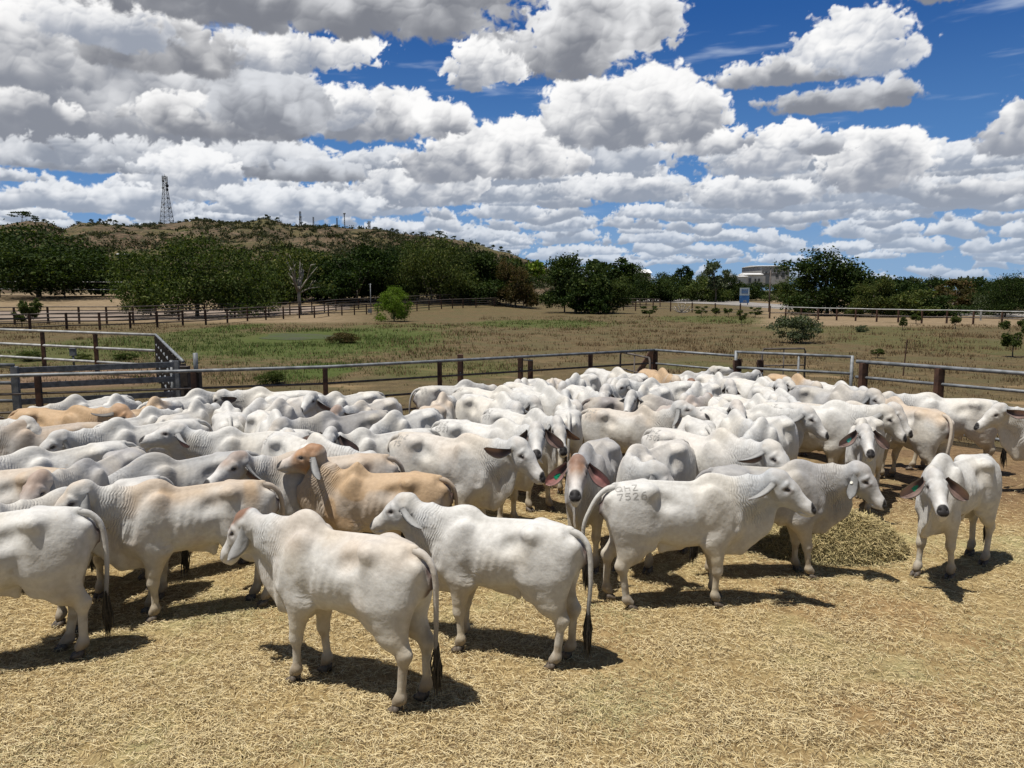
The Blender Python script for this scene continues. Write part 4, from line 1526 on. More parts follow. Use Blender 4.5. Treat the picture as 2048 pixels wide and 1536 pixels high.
TN = [0]
def tree(px, pyb, pyt, wpx, kind, mat, label, group=None, Y=None, bark=None, name='tree', cat='tree', z=None, W_of={'broad': 1.75, 'round': 1.15, 'scrub': 1.5, 'tall': .62, 'sparse': .85, 'far': 1.25, 'flat': 1.7, 'pencil': .30}):
    """stands where its foot is seen; height and width from the photo"""
    TN[0] += 1
    if Y is None: p = ground_at(px, pyb)
    else:
        p = at_y(px, pyb, Y)
        p.z = float(gh(p.x, p.y)) if z is None else z
    top = at_y(px, pyt, p.y).z
    h = max(.3, top - p.z)
    w = wpx / FPX * p.y
    cr, tm, lift = tree_kind(kind, TN[0] % 4)
    r = empty(name, p, random.Random(TN[0]).uniform(0, 6.28))
    sx = w / W_of[kind]
    r.scale = (sx, sx, h)
    tag(r, label, cat, group)
    crown_cache = CR_CACHE.setdefault((cr.name, mat.name), None)
    if crown_cache is None:
        me = cr if len(cr.materials) == 0 else cr.copy()
        if len(me.materials) == 0: me.materials.append(mat)
        else: me.materials[0] = mat
        CR_CACHE[(cr.name, mat.name)] = me
        crown_cache = me
    c = link('crown', crown_cache, r)
    c.location.z = lift
    t = link('trunk', TR_CACHE.setdefault((tm.name, (bark or M_BARK).name), tm if len(tm.materials) == 0 else tm.copy()), r)
    if len(t.data.materials) == 0: t.data.materials.append(bark or M_BARK)
    else: t.data.materials[0] = bark or M_BARK
    return r
CR_CACHE = {}; TR_CACHE = {}
# the distant wood fades a little by its own greyer leaves
G_ROW = 'dark trees along the lane'
tree(80, 588, 455, 360, 'broad', L_DARK, 'broad dark tree filling the left edge beyond the lane', Y=150)
tree(-120, 588, 450, 330, 'broad', L_DARK, 'dark tree mostly cut off by the left edge of the picture', Y=165)
tree(205, 588, 492, 170, 'round', L_DARK, 'low dark tree at the right end of the far left grove', Y=158)
tree(395, 634, 474, 300, 'broad', L_MID, 'big spreading olive green tree hanging over the double rail fence')
tree(300, 628, 545, 100, 'round', L_MID, 'drooping side bush under the left of the spreading tree', Y=96, name='bush', cat='bush')
tree(490, 630, 520, 110, 'round', L_MID, 'leafy tree tucked against the right of the spreading tree', Y=100)
tree(601, 628, 488, 120, 'sparse', L_MID, 'tall thin tree with pale forked trunk and little foliage', bark=M_PALEBARK)
for (a, t, w, kd, mt, lb) in ((585, 505, 120, 'round', L_MID, 'olive tree just behind the pale forked trunk'),
        (650, 500, 150, 'round', L_DARK, 'dark tree right of the pale forked trunk'), (715, 490, 170, 'round', L_DARK, 'dark double trunked tree behind the short white pole'),
        (790, 484, 180, 'broad', L_DARK, 'dark tree rising behind the bright green bush'), (862, 474, 180, 'broad', L_MID, 'tallest tree of the lane row, its crown paler on top'),
        (930, 488, 150, 'broad', L_DARK, 'dark tree right of the tallest in the lane row'), (985, 500, 130, 'round', L_DARK, 'dark rounded tree near the bend of the fences'),
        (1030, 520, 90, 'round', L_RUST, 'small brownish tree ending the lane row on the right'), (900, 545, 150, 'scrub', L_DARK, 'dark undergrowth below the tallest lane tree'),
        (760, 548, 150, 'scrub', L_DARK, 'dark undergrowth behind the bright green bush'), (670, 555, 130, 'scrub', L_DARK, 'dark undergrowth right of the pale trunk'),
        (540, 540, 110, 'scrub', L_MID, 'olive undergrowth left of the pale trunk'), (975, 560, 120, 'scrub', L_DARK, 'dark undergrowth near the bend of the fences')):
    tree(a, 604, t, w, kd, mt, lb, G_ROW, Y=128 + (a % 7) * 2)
tree(789, 643, 572, 66, 'round', L_BRIGHT, 'bright fresh green bush standing alone in front of the fence', name='bush', cat='bush')
tree(1150, 626, 508, 150, 'round', L_DARK, 'dark full tree in the middle distance right of centre')
tree(1128, 620, 530, 90, 'round', L_DARK, 'dark tree leaning left beside the full central tree', Y=112)
tree(1212, 627, 553, 84, 'round', L_MID, 'round olive bush pressed against the central tree', name='bush', cat='bush')
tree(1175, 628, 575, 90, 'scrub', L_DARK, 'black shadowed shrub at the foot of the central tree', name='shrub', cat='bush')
tree(1215, 612, 516, 100, 'tall', L_DARK, 'tall dark crown behind the round olive bush', Y=150)
tree(1255, 606, 527, 90, 'round', L_DARK, 'dark tree left of the cream roofed building', Y=170)
tree(1060, 575, 522, 70, 'far', L_BRIGHT, 'light green tree on the slope end above the yards', Y=260)
tree(1025, 575, 513, 60, 'far', L_MID, 'mid green tree below the right end of the ridge', Y=250)
rt = random.Random(4)
G_R = 'bushland trees beyond the road'
for q, (a, t, w, kd, mt, lb) in enumerate(((1250, 552, 90, 'scrub', L_DARK, 'low dark tree left below the cream roof'), (1300, 552, 100, 'round', L_DARK, 'dark tree right below the cream roof'),
        (1345, 545, 90, 'round', L_DARK, 'dark tree midway between cream roof and tall grey gum'), (1368, 532, 44, 'tall', L_DARK, 'pointed dark crown left of the tall grey gum'),
        (1395, 548, 80, 'round', L_MID, 'olive tree under the pointed crown'), (1430, 523, 52, 'tall', L_GREY, 'tall grey gum standing above the wood'),
        (1415, 556, 90, 'scrub', L_MID, 'olive scrub below the tall grey gum'), (1456, 548, 50, 'round', L_DARK, 'dark tree right of the tall grey gum'),
        (1482, 566, 80, 'scrub', L_DARK, 'dark scrub behind the blue sign'), (1512, 563, 60, 'round', L_DARK, 'dark tree between the blue sign and the power pole'),
        (1562, 563, 70, 'round', L_MID, 'olive tree right of the power pole'), (1270, 565, 90, 'scrub', L_MID, 'olive scrub behind the small white board'),
        (1335, 566, 100, 'scrub', L_DARK, 'dark scrub left of the dead branches'), (1440, 570, 100, 'scrub', L_GREY, 'greyish scrub right of the dead branches'))):
    tree(a, 602, t, w, kd, mt, lb, G_R, Y=205 + (q % 5) * 9)
tree(1655, 630, 503, 190, 'round', L_DARK, 'large domed dark tree standing alone on the right')
tree(1606, 628, 552, 90, 'round', L_MID, 'olive tree against the left of the large domed tree', Y=110)
tree(1705, 628, 540, 120, 'round', L_MID, 'olive tree against the right of the large domed tree', Y=112)
for q, (a, t, w, kd, mt, lb) in enumerate(((1745, 552, 90, 'round', L_MID, 'first tree right of the domed tree'), (1795, 556, 110, 'scrub', L_DARK, 'dark scrub tree above the fourth bay of the white rail'),
        (1770, 580, 110, 'scrub', L_MID, 'olive scrub in front of the first tree right of the dome'), (1850, 554, 110, 'round', L_DARK, 'dark crown midway along the right hand wood'),
        (1835, 578, 120, 'scrub', L_MID, 'leafy olive scrub below the midway crown'), (1905, 560, 70, 'tall', L_RUST, 'reddish crown poking above the right hand wood'),
        (1930, 575, 90, 'scrub', L_RUST, 'dry rust coloured scrub behind the rail on the right'), (1960, 556, 90, 'round', L_DARK, 'dark tree right of the rust coloured scrub'),
        (2010, 549, 120, 'broad', L_DARK, 'spreading dark tree near the right edge'), (1985, 585, 100, 'scrub', L_GREY, 'grey scrub in front near the right edge'),
        (2060, 556, 120, 'round', L_DARK, 'dark tree cut by the right edge'), (2120, 560, 150, 'round', L_MID, 'olive tree just out past the right edge'),
        (1880, 590, 110, 'scrub', L_DARK, 'dark low scrub behind the sixth rail post'))):
    tree(a, 636, t, w, kd, mt, lb, 'wood behind the white rail', Y=92 + (q % 4) * 7)
for q in range(14):
    a = 1760 + q * 26 + rt.uniform(-8, 8)
    tree(a, 600, rt.uniform(553, 563), rt.uniform(34, 60), 'far', (L_GREY, L_DARK)[q % 2], 'distant hazy treetop on the right skyline', 'distant treetops on the right skyline', Y=260 + rt.uniform(0, 60))
# bushes and saplings in the paddock
tree(1592, 686, 630, 92, 'scrub', L_GREY, 'wispy grey green bush in the dry paddock on the right', name='bush', cat='bush')
tree(1722, 664, 650, 26, 'scrub', L_GREY, 'tiny rounded bush right of the wispy one', name='bush', cat='bush')
SAP = [(2026, 714, 640, 44, 'tallest sapling at the right edge of the paddock'), (1755, 716, 697, 28, 'knee high green sapling before the pen fence on the right'), (62, 662, 598, 40, 'slender sapling with feathery top by the left fence'),
       (45, 655, 616, 30, 'shorter sapling left of the feathery one'), (1403, 634, 612, 22, 'sapling left of the row near the power pole'), (1432, 634, 615, 18, 'second sapling toward the power pole'),
       (1456, 634, 616, 18, 'third sapling toward the power pole'), (1482, 650, 620, 20, 'sapling below the blue sign'), (1510, 636, 614, 22, 'sapling left of the power pole'),
       (1832, 648, 628, 26, 'sapling at the fifth rail post'), (1910, 658, 632, 24, 'sapling left of the tall paddock one'), 
       (1805, 660, 634, 18, 'thin sapling midway along the white rail'), 
       (1300, 634, 612, 30, 'weedy sapling right of the central bush')]
for a, bq, t, w, lb in SAP:
    tree(a, bq, t, w, 'tall', L_MID, lb, 'saplings in the paddock', name='sapling', cat='sapling')
for (a, bq, t, w, lb) in ((545, 768, 742, 60, 'low leafy weed clump behind the pen rail on the left'), (60, 722, 702, 60, 'green weed clump inside the left yard'), (165, 722, 706, 40, 'weed clump beside the tap box'),
                          (690, 686, 664, 60, 'russet weed clump at the pond edge'), (250, 720, 706, 44, 'low weed clump near the corner of the left yard')):
    tree(a, bq, t, w, 'scrub', L_RUST if 'russet' in lb else L_MID, lb, name='weed_clump', cat='weed')
# ridge line trees
def on_ridge(px, dY=0):
    t = (px - CX) / FPX * .985
    Y = 880.0 - dY
    return t, Y, float(hill_z(np.array([t]), np.array([Y]))[0]) + 2.0
RT = [(-30, 30, 'flat'), (48, 26, 'flat'), (75, 14, 'far'), (92, 12, 'far'), (185, 12, 'far'), (203, 11, 'tall'), (220, 12, 'far'), (233, 12, 'far'), (160, 9, 'far'), (250, 8, 'far'), (290, 9, 'far'), (275, 9, 'far'),
      (395, 10, 'far'), (412, 9, 'far'), (440, 9, 'tall'), (457, 8, 'tall'), (481, 10, 'tall'), (375, 8, 'far'), (536, 9, 'far'), (556, 11, 'far'), (520, 6, 'far'), (603, 9, 'far'), (652, 7, 'tall'), (675, 8, 'far'),
      (705, 8, 'tall'), (719, 9, 'tall'), (752, 10, 'far'), (763, 10, 'far'), (785, 11, 'far'), (793, 9, 'far'), (825, 8, 'far'), (842, 11, 'flat'), (879, 14, 'far'), (892, 8, 'far'), (908, 11, 'far'), (925, 8, 'far'),
      (942, 10, 'far'), (955, 11, 'far'), (965, 9, 'far'), (985, 11, 'far'), (1002, 12, 'far'), (1018, 10, 'far')]
for q, (px, hp, kd) in enumerate(RT):
    t, Y, z = on_ridge(px)
    s = hp / FPX * Y
    c_, tm_, lift_ = tree_kind(kd, q % 3)
    r = empty('tree', (t * Y, Y, z - .5), q * 1.3)
    r.scale = (s * .9, s * .9, s)
    tag(r, ['small dark tree on the skyline ridge', 'flat topped tree standing out on the left of the skyline ridge'][kd == 'flat' and px == 48], 'tree', 'small trees along the skyline ridge')
    me = CR_CACHE.get((c_.name, 'ridge'))
    if me is None:
        me = c_.copy() if len(c_.materials) else c_
        if len(me.materials): me.materials[0] = L_DARK
        else: me.materials.append(L_DARK)
        CR_CACHE[(c_.name, 'ridge')] = me
    c = link('crown', me, r); c.location.z = lift_
    t_ = link('trunk', tm_, r)
    if len(tm_.materials) == 0: tm_.materials.append(M_BARK)
for q, px in enumerate((563, 568, 573, 579, 584)):
    t = (px - CX) / FPX * .988; Y = 560.0
    z = float(hill_z(np.array([t]), np.array([Y]))[0])
    top = at_y(px, 484 - (q % 2), Y).z
    c_, tm_, lift_ = tree_kind('pencil', q % 2)
    r = empty('pencil_pine', (t * Y, Y, z), q)
    s = top - z
    r.scale = (s * .75, s * .75, s)
    tag(r, 'narrow dark green pencil pine in the clump on the hillside', 'tree', 'pencil pines on the hillside')
    c_m = CR_CACHE.setdefault((c_.name, 'pp'), c_)
    if len(c_m.materials) == 0: c_m.materials.append(L_DARK)
    c = link('crown', c_m, r); c.location.z = lift_
    t_ = link('trunk', tm_, r)
    if len(tm_.materials) == 0: tm_.materials.append(M_BARK)

# scrub over the hillside: one mass
rng = np.random.default_rng(12)
nS = 9000
tt = rng.uniform(-.95, .12, nS); yy = 330 + 560 * rng.random(nS) ** .8
zz = hill_z(tt, yy) - 1.5 + 3.5 * sstep(yy, 296, 330)
keep = (vnoise(np.stack([tt * yy, yy, yy * 0], 1), .012, 3) * .8 + vnoise(np.stack([tt * yy, yy, yy * 0], 1), .035, 8) * .5 + rng.random(nS) * .25 - .36 * sstep(yy, 400, 800)) > .50
tt, yy, zz = tt[keep], yy[keep], zz[keep]
cen = np.stack([tt * yy, yy, zz], 1)
per = 34
size = rng.uniform(1.6, 4.6, len(cen)) * (1.25 - .45 * sstep(yy, 400, 850))
Pq = np.repeat(cen, per, 0) + rng.normal(size=(len(cen) * per, 3)) * np.repeat(size, per)[:, None] * np.array([.55, .55, .30]) + np.array([0, 0, .9])
V, F = quads(Pq, rng.uniform(.5, 1.1, len(Pq)), rng)
sm = np_mesh('hill_scrub', V, F)
set_vec(sm, 'tint', np.repeat(np.stack([rng.random(len(Pq)), rng.random(len(Pq)) * .9, rng.random(len(Pq))], 1), 4, 0))
L_HILL = leaf_mat('hillside_leaves', (.022, .03, .014), (.06, .062, .034), (.10, .09, .05), .2)
tag(link('hill_scrub', sm, None, L_HILL), 'grey green scrub scattered over the brown hillside', 'scrub', kind='stuff')

# dead branches
def dead_tree(px, pyb, hpx, label):
    p = ground_at(px, pyb); h = hpx / FPX * p.y
    mb = MB(); rd = random.Random(3)
    for q in range(7):
        a = -1.0 + q * .33
        e = Vector((math.sin(a) * h * 1.1, rd.uniform(-.3, .3) * h, math.cos(a) * h * rd.uniform(.7, 1)))
        mb.tube([(0, 0, 0), e * .5 + Vector((0, 0, -.1 * h)), e], [.12, .07, .02], 5)
        for _ in range(3):
            s = e * rd.uniform(.4, .8)
            mb.tube([s, s + Vector((rd.uniform(-.4, .4), rd.uniform(-.2, .2), rd.uniform(.1, .5))) * h * .5], [.04, .01], 4)
    o = mb.build('dead_tree', M_PALEBARK, None, True); o.location = p
    tag(o, label, 'dead tree')
dead_tree(1364, 626, 24, 'bare grey forked dead branches sticking out of the grass')

# ------------------------------------------------------------ grass and straw
def blades(P, L, W, rng, lean, cols):
    """upright-ish thin triangles"""
    n = len(P)
    a = rng.uniform(0, 2 * PI, n)
    dx, dy = np.cos(a), np.sin(a)
    tipo = np.stack([dx * L * lean, dy * L * lean, L], 1)
    side = np.stack([-dy, dx, dx * 0], 1) * W[:, None]
    V = np.stack([P - side, P + side, P + tipo], 1).reshape(-1, 3)
    F = np.arange(n * 3).reshape(n, 3)
    me = np_mesh('blades', V, F)
    set_color(me, 'blade', np.repeat(cols, 3, 0))
    return me


def blade_mat(name, trans=.3):
    m, k, b = new_mat(name, rough=.75, spec=.2)
    at = k.add('ShaderNodeAttribute', attribute_name='blade')
    k.put(b.inputs['Base Color'], at.outputs['Color'])
    tr = k.add('ShaderNodeBsdfTranslucent'); k.put(tr.inputs['Color'], at.outputs['Color'])
    mx = k.add('ShaderNodeMixShader'); mx.inputs[0].default_value = trans
    k.put(mx.inputs[1], b.outputs[0]); k.put(mx.inputs[2], tr.outputs[0])
    k.put(m.node_tree.nodes['Material Output'].inputs['Surface'], mx.outputs[0])
    return m
M_BLADE = blade_mat('grass_blades')
M_STRAW = blade_mat('straw_stalks', .15)

def pen_out(x, y):
    def sd(a, c):
        nx_, ny_ = -(c.y - a.y), (c.x - a.x); l = math.hypot(nx_, ny_)
        return ((x - a.x) * nx_ + (y - a.y) * ny_) / l
    return np.maximum(sd(PEN_L[2], PEN_L[4]), sd(PEN_R[0], PEN_R[3]))

rng = np.random.default_rng(5)
N = 52000
yy = 15 * (95 / 15) ** rng.random(N)
xx = (rng.uniform(-.78, .78, N)) * (yy + 4)
ok = pen_out(xx, yy) > .25
# leave the lane, sandy verge and pond bare
ta = xx / yy
ok &= ~((yy > 74) & (ta < -.04)) & ~((yy > 70) & (ta > .32))
pcx = [(ground_at(600, 674), 3.9, 3.1)]
for g_, rx, ry in pcx: ok &= (((xx - g_.x) / rx) ** 2 + ((yy - g_.y) / (ry * 2.1)) ** 2) > 1
ok &= ~((xx < -5.5) & (yy < 26) & (rng.random(N) < .85))
xx, yy = xx[ok], yy[ok]
def mask_px(px, py, w, h):
    g0 = ground_at(px, py); g1 = ground_at(px, py - h); g2 = ground_at(px, py + h); g3 = ground_at(px + w, py)
    return np.exp(-(((xx - g0.x) / abs(g3.x - g0.x)) ** 2 + ((yy - (g1.y + g2.y) / 2) / abs(g1.y - g2.y) * 2) ** 2))
gmask = sum(w_ * mask_px(*a_) for a_, w_ in (((640, 690, 260, 36), .9), ((500, 690, 160, 30), .7), ((620, 745, 90, 22), 1), ((1080, 648, 160, 9), 1.1), ((430, 660, 60, 14), .8), ((200, 700, 260, 40), .6), ((1450, 640, 140, 9), .7), ((900, 740, 180, 22), .35)))
P2 = np.stack([xx, yy, xx * 0], 1)
nz = vnoise(P2, .35, 4); nz2 = vnoise(P2, 1.1, 9)
keep = rng.random(len(xx)) < np.clip((nz * nz2 - .16) * 2.2 + gmask * .35, .02, 1)
P2, gmask, nz = P2[keep], gmask[keep], nz[keep]
P2[:, 2] = gh(P2[:, 0], P2[:, 1])
per = 6
sc_ = np.clip(P2[:, 1] / 30, .6, 2.2)
PP = np.repeat(P2, per, 0) + rng.normal(size=(len(P2) * per, 3)) * np.repeat(sc_, per)[:, None] * np.array([.13, .13, 0])
Lb = rng.uniform(.04, .15, len(PP)) * np.repeat(.65 + nz * .8, per) * np.repeat(np.clip(sc_, .8, 1.5), per)
Wb = rng.uniform(.008, .018, len(PP)) * np.repeat(sc_, per)
isg = rng.random(len(PP)) < np.repeat(np.clip(gmask, 0, .9), per)
cd = np.array((.165, .112, .056)) * rng.uniform(.45, 1.25, (len(PP), 1)) * np.array([[1, 1, 1]])
cgn = np.array((.065, .095, .020)) * rng.uniform(.5, 1.5, (len(PP), 1))
me = blades(PP, Lb, Wb, rng, rng.uniform(.1, .9, len(PP)), np.where(isg[:, None], cgn, cd))
tag(link('paddock_grass', me, None, M_BLADE), 'dry brown and green grass tufts over the paddock outside the pen', 'grass', kind='stuff')


def straw(P, rng, cols, Lr=(.025, .10), W=.0017, tilt=.13):
    n = len(P)
    a = rng.uniform(0, 2 * PI, n); t = rng.normal(0, tilt, n)
    L = rng.uniform(Lr[0], Lr[1], n) / 2
    d = np.stack([np.cos(a) * np.cos(t), np.sin(a) * np.cos(t), np.sin(t)], 1)
    bend = rng.normal(0, .25, n)
    s = np.stack([-np.sin(a), np.cos(a), np.zeros(n)], 1)
    tw = rng.uniform(-1, 1, n)[:, None]
    sw = s * np.sqrt(1 - .5 * tw ** 2) + np.array([0, 0, 1.0]) * tw * .7
    w = (rng.uniform(.6, 1.5, n) * W)[:, None]
    mid = P + s * (L * bend * .4)[:, None] + np.array([0, 0, 1.0]) * (np.abs(rng.normal(0, .12, n)) * L)[:, None]
    e0, e1 = P - d * L[:, None], P + d * L[:, None]
    V = np.stack([e0 - sw * w, e0 + sw * w, mid + sw * w, mid - sw * w, e1 - sw * w * .6, e1 + sw * w * .6], 1).reshape(-1, 3)
    b_ = np.arange(n)[:, None] * 6
    F = np.concatenate([b_ + np.array([[0, 1, 2, 3]]), b_ + np.array([[3, 2, 5, 4]])])
    me = np_mesh('stalks', V, F)
    set_color(me, 'blade', np.repeat(cols, 6, 0))
    return me

MOUND = ground_at(1672, 1104)
def mound_h(x, y):
    u = (x - MOUND.x) / .92; v = (y - MOUND.y - .12) / .62
    r = np.sqrt(u * u + v * v)
    return .50 * np.clip(1 - r ** 1.7, 0, 1) ** .8 * (1 + .25 * fbm2(x * 2.2, y * 2.2, 5, 3))
rng = np.random.default_rng(77)
N = 430000
yy = 3.3 * (13.5 / 3.3) ** (rng.random(N) ** .92)
xx = rng.uniform(-.72, .72, N) * (yy + .4)
P3 = np.stack([xx, yy, xx * 0], 1)
c1 = fbm2(xx * .55, yy * .55, 31, 4); c2 = fbm2(xx * 1.7, yy * 1.7, 33, 4)
dens = np.clip(.66 + c2 * 1.2, .06, 1)
rightback = sstep(xx + c1 * 1.5, 4.8, 6.6) * sstep(yy, 9.8, 11.5)
dens = dens * (1 - .55 * sstep(c1, -.05, .25) * sstep(xx, -.5, 2.5)) * (1 - .8 * rightback) * (1 - .6 * sstep(yy, 11.5, 13.5))
kp = rng.random(N) < dens
P3, c1, c2 = P3[kp], c1[kp], c2[kp]
n = len(P3)
clump = np.clip(c2 * .5 + .3, 0, 1)
P3[:, 2] = rng.random(n) * (.012 + .035 * clump) + .004 + np.maximum(0, fbm2(P3[:, 0] * 3, P3[:, 1] * 3, 41, 3)) * .035
g = np.clip(sstep(c1, .10, .55) + .55 * np.exp(-(((P3[:, 0] - MOUND.x) / 1.9) ** 2 + ((P3[:, 1] - MOUND.y) / 1.1) ** 2)), 0, 1)[:, None]
gold = np.array((.53, .41, .20)); pale = np.array((.69, .59, .37)); dull = np.array((.20, .14, .07)); green = np.array((.34, .305, .16))
r1 = rng.random((n, 1)); r2 = rng.random((n, 1))
cc = gold * (1 - r1) + pale * r1
cc = np.where(r2 < .30, dull * (.7 + .6 * r1), cc)
cc = np.where(rng.random((n, 1)) < g * .75, green * (.7 + .8 * r1), cc)
me = straw(P3, rng, cc)
tag(link('loose_straw', me, None, M_STRAW), 'loose golden straw strewn all over the yard floor', 'straw', kind='stuff')

# hay mound
mx_, my_ = np.meshgrid(np.linspace(-1.3, 1.3, 70), np.linspace(-.9, 1.1, 60))
hx, hy = mx_ + MOUND.x, my_ + MOUND.y
hz = mound_h(hx, hy)
ii = np.arange(hx.size).reshape(hx.shape)
ff = np.stack([ii[:-1, :-1], ii[:-1, 1:], ii[1:, 1:], ii[1:, :-1]], -1).reshape(-1, 4)
keepf = hz.ravel()[ff].max(1) > .003
hay = empty('hay_mound', (0, 0, 0))
tag(hay, 'low mound of greenish hay between the legs of the smoke grey cow', 'hay')
hb = np_mesh('heap', np.stack([hx, hy, hz - .012], -1).reshape(-1, 3), ff[keepf], True)
link('heap', hb, hay, speckled('matted_hay', (.12, .10, .045), (.27, .235, .11), 30, rough=.95, bump=.02))
n = 26000
px_ = rng.uniform(-1.25, 1.25, n) + MOUND.x; py_ = rng.uniform(-.85, 1.05, n) + MOUND.y
hz_ = mound_h(px_, py_)
kq = hz_ > .004
PH = np.stack([px_, py_, hz_ + rng.random(n) * .03], 1)[kq]
r1 = rng.random((len(PH), 1))
ch = np.where(rng.random((len(PH), 1)) < .6, np.array((.37, .31, .15)), np.array((.52, .42, .22))) * (.55 + .7 * r1)
hs = straw(PH, rng, ch, (.08, .20), .0028, .5)
so = link('hay_stalks', hs, hay, M_STRAW); so['kind'] = 'stuff'

# dung and leaf litter flecks
# ------------------------------------------------------------ metalwork
M_GALV = speckled('galvanised_pipe', (.11, .118, .122), (.22, .23, .238), 5, rough=.6, metal=.2, spec=.4, detail=8)
M_GALVD = speckled('dull_grey_steel', (.10, .11, .12), (.19, .20, .215), 10, rough=.55, metal=.4)
M_RUSTY = speckled('rusty_brown_steel', (.030, .015, .010), (.10, .050, .030), 5, rough=.85)
M_DARKR = speckled('weathered_dark_rail', (.055, .045, .040), (.12, .10, .085), 8, rough=.8)
M_WHITEP = speckled('white_painted_pipe', (.24, .24, .23), (.40, .40, .385), 3, rough=.6)
M_WOOD = speckled('old_dark_timber', (.03, .024, .02), (.075, .06, .05), 7, rough=.9)
M_WIRE, _k, _b = new_mat('thin_wire', rough=.5, metal=.8)
_b.inputs['Base Color'].default_value = (.35, .35, .34, 1)


def fence(label, pts, spacing, zs, rail_r, post, railmat, postmat, cat='fence', post_top=None, square=False, fixed=None, group=None, toprail=None, topmat=None):
    """pts: world (x, y) polyline. posts and rails are parts"""
    base = Vector((pts[0][0], pts[0][1], float(gh(*pts[0]))))
    root = empty('fence', base)
    tag(root, label, cat, group)
    pos = []
    for a, b in zip(pts, pts[1:]):
        a, b = Vector(a[:2]), Vector(b[:2]); L = (b - a).length
        n = max(1, round(L / spacing)) if fixed is None else 1
        for q in range(n): pos.append(a.lerp(b, q / n))
    pos.append(Vector(pts[-1][:2]))
    if fixed is not None: ppos = fixed
    else: ppos = pos
    ht = post_top or max(zs) - .02
    seen = {}
    for p in ppos:
        g = float(gh(p[0], p[1]))
        mb = MB().box((0, 0, (ht - .2) / 2 - .0), (post, post * .85, ht + .2 - .0), rz=.2)
        o = mb.build('post', postmat, root)
        o.location = Vector((p[0], p[1], g)) - base
    for j, z in enumerate(zs):
        path = [Vector((p[0], p[1], float(gh(p[0], p[1])) + z)) - base for p in pos]
        mb = MB()
        rr_ = (toprail if (toprail and j == 0) else rail_r)
        if square:
            for a, b in zip(path, path[1:]): mb.bar(a, b, rr_ * .7, rr_ * 2)
        else: mb.tube(path, rr_, 8)
        o = mb.build('rail', topmat if (topmat and j == 0) else railmat, root, not square)
    return root


def wxy(px, py, z=None):
    g = ground_at(px, py) if z is None else at_z(px, py, z)
    return (g.x, g.y)


ZP = (1.6, 1.25, .90, .56, .25)
# near pen: left run
pl = [(p.x, p.y) for p in PEN_L]
def lerp_on(line, px, z=1.6):
    """point on the fence line that is seen at photo column px"""
    t = (px - CX) / FPX
    for a, b in zip(line, line[1:]):
        # x - t' * y = 0 where t' accounts for pitch at rail height
        f = lambda p: p[0] - t * (p[1] * math.cos(PITCH) + (CAMH - z) * math.sin(PITCH))
        fa, fb = f(a), f(b)
        if fa * fb <= 0:
            s = fa / (fa - fb)
            return (a[0] + (b[0] - a[0]) * s, a[1] + (b[1] - a[1]) * s)
    return line[-1]
posts = [lerp_on(pl, q) for q in (-330, 75, 387, 650, 879, 1181)]
fence('long pen fence of grey pipe rails and brown posts behind the herd on the left', pl, 3, ZP, .024, .10, M_DARKR, M_RUSTY, fixed=posts, post_top=1.575, toprail=.034, topmat=M_GALV)
for q, (px, top, lb) in enumerate(((920, 1.72, 'stout brown strainer post left of the two joined posts'), (1041, 1.58, 'brown post carrying the short joining rail'), (1061, 1.50, 'lower brown post bolted beside the joining rail'), (388, 1.75, 'pale capped gate post near the left corner'))):
    x, y = lerp_on(pl, px)
    y += .12
    r = empty('post', (x, y, 0)); tag(r, lb, 'post')
    if px == 388:
        MB().box((0, 0, .78), (.15, .15, 1.56)).build('upright', M_WOOD, r)
        MB().tube([(.0, -.02, 1.5), (.0, -.02, 1.95)], .045, 12).build('cap_pipe', M_GALV, r, True)
    else:
        MB().box((0, 0, top / 2), (.13, .12, top)).build('upright', M_RUSTY, r)
        if px == 1041: MB().bar((0, 0, 1.52), (.30, .05, 1.50), .03, .03).build('link_rail', M_GALV, r)
        for z in (1.3, .9): MB().tube([(0, -.08, z), (0, .08, z)], .014, 6).build('bolt', M_GALVD, r)
# far corner: brace post
x, y = PEN_L[4].x, PEN_L[4].y
r = empty('corner_post', (x, y, 0)); tag(r, 'brown corner post with a slanted brace where the pen fences meet', 'post')
MB().box((0, .1, .80), (.17, .15, 1.60)).build('upright', M_RUSTY, r)
MB().bar((-.55, .10, .75), (-.06, .10, 1.56), .13, .13).build('brace', M_RUSTY, r)
MB().bar((-.9, -.2, .35), (-.2, .05, 1.1), .09, .09).build('brace', M_RUSTY, r)
# right run
pr = [(p.x, p.y) for p in PEN_R]
seg1 = [pr[0], pr[1]]
fence('short pen fence from the far corner to the tube gate', seg1, 2.2, (1.6, 1.24, .9, .56, .25), .026, .10, M_GALV, M_RUSTY, post_top=1.5, toprail=.032)
g0 = lerp_on(pr, 1472); g1 = lerp_on(pr, 1704)
def gate(label, a, b, zs, rad, mids, mat, top_extra=0.0):
    A, B = Vector((a[0], a[1], 0)), Vector((b[0], b[1], 0))
    r = empty('gate', A); tag(r, label, 'gate')
    D = B - A
    for z in zs: MB().tube([Vector((0, 0, z)), D + Vector((0, 0, z))], rad, 10).build('rail', mat, r, True)
    for t in [0, 1] + list(mids):
        MB().tube([D * t + Vector((0, 0, .2)), D * t + Vector((0, 0, max(zs) + (.03 if t in (0, 1) else 0)))], rad * (1.15 if t in (0, 1) else .8), 10).build('upright', mat, r, True)
    return r
gate('grey tube gate set in the right hand pen fence', g0, g1, (1.70, 1.32, .96, .62, .28), .033, (.56,), M_GALV)
px2 = [lerp_on(pr, q) for q in (1481, 1525)]
